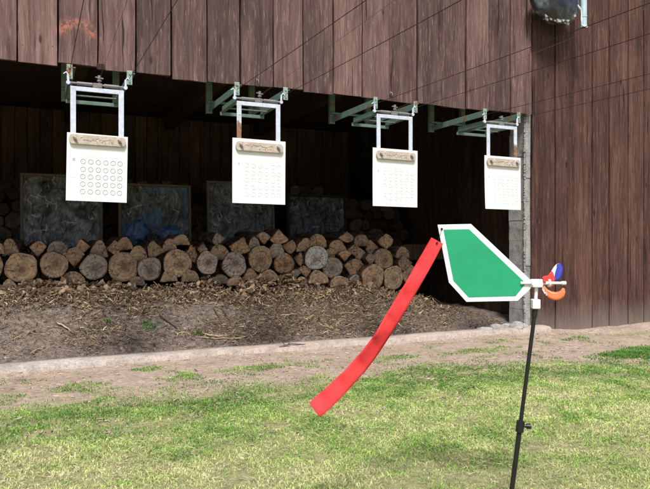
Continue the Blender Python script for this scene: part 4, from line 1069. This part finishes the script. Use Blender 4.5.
# weeds: rosettes of little leaves
wm_ = simple('weed_leaf', (.075, .20, .035), .6, .2, 30)
for i, (u, v, s, lb) in enumerate(((147, 327, .075, 'bright green weed tuft on the dirt slope, largest of three'), (107.5, 322.5, .030, 'tiny green weed sprout left of the largest weed tuft'), (196, 335, .035, 'small dark green weed beside the sticks near the sill'))):
    p = ray_ground(u, v); m = MB(); q = random.Random(400+i)
    for _ in range(int(160*s/.05)):
        ox, oy = q.gauss(0, s*.55), q.gauss(0, s*.35); a = q.uniform(0, 6.28); L = q.uniform(.010, .026); wd = L*q.uniform(.2, .38); el = q.uniform(.2, 1.2)
        z0 = float(height(p[0]+ox, p[1]+oy))+.002+q.uniform(0, .014)
        d_ = Vector((math.cos(a)*math.cos(el), math.sin(a)*math.cos(el), math.sin(el))); s_ = Vector((-math.sin(a), math.cos(a), 0)); b0 = Vector((ox, oy, z0-p[2]))
        m.add([b0, b0+d_*L*.5+s_*wd/2, b0+d_*L, b0+d_*L*.5-s_*wd/2], [(0, 1, 2, 3)])
    o = m.build('weed', wm_, None, 0, False); o.location = p; tag(o, lb, 'weed', 'weeds on the dirt slope')

# ------------------------------------------------------------------ sky, light, camera
sc = bpy.context.scene
wd = bpy.data.worlds.new('World'); sc.world = wd; wd.use_nodes = True; nt = wd.node_tree; bg = nt.nodes['Background']
sky = nt.nodes.new('ShaderNodeTexSky'); sky.sky_type = 'NISHITA'; sky.sun_disc = False
EL = 58; sun_dir = Vector((-.38, -.92, 0)).normalized()
sky.sun_elevation = R(EL); sky.sun_rotation = math.atan2(sun_dir.x, sun_dir.y); sky.air_density = 1.3; sky.dust_density = 3.5; sky.ozone_density = 1.
nt.links.new(sky.outputs[0], bg.inputs[0]); bg.inputs[1].default_value = .15
sl_ = bpy.data.lights.new('sun', 'SUN'); sl_.energy = 5.0; sl_.angle = R(12); sl_.color = (1, .965, .91)
so = bpy.data.objects.new('sun', sl_); C.objects.link(so)
dv = Vector((sun_dir.x*math.cos(R(EL)), sun_dir.y*math.cos(R(EL)), math.sin(R(EL)))); so.rotation_euler = dv.to_track_quat('Z', 'Y').to_euler(); so.location = (0, -6, 8)
cam = bpy.data.cameras.new('camera'); co = bpy.data.objects.new('camera', cam); C.objects.link(co); sc.camera = co
cam.sensor_width = 36; cam.lens = F/650*36; cam.clip_end = 600; cam.clip_start = .05
co.location = (0, CAMY, CAMZ); co.rotation_euler = (R(90), 0, math.atan2(-VX, VY)); cam.shift_y = -(244.5-240)/650
sc.view_settings.view_transform = 'Standard'; sc.view_settings.look = 'None'; sc.view_settings.exposure = 0
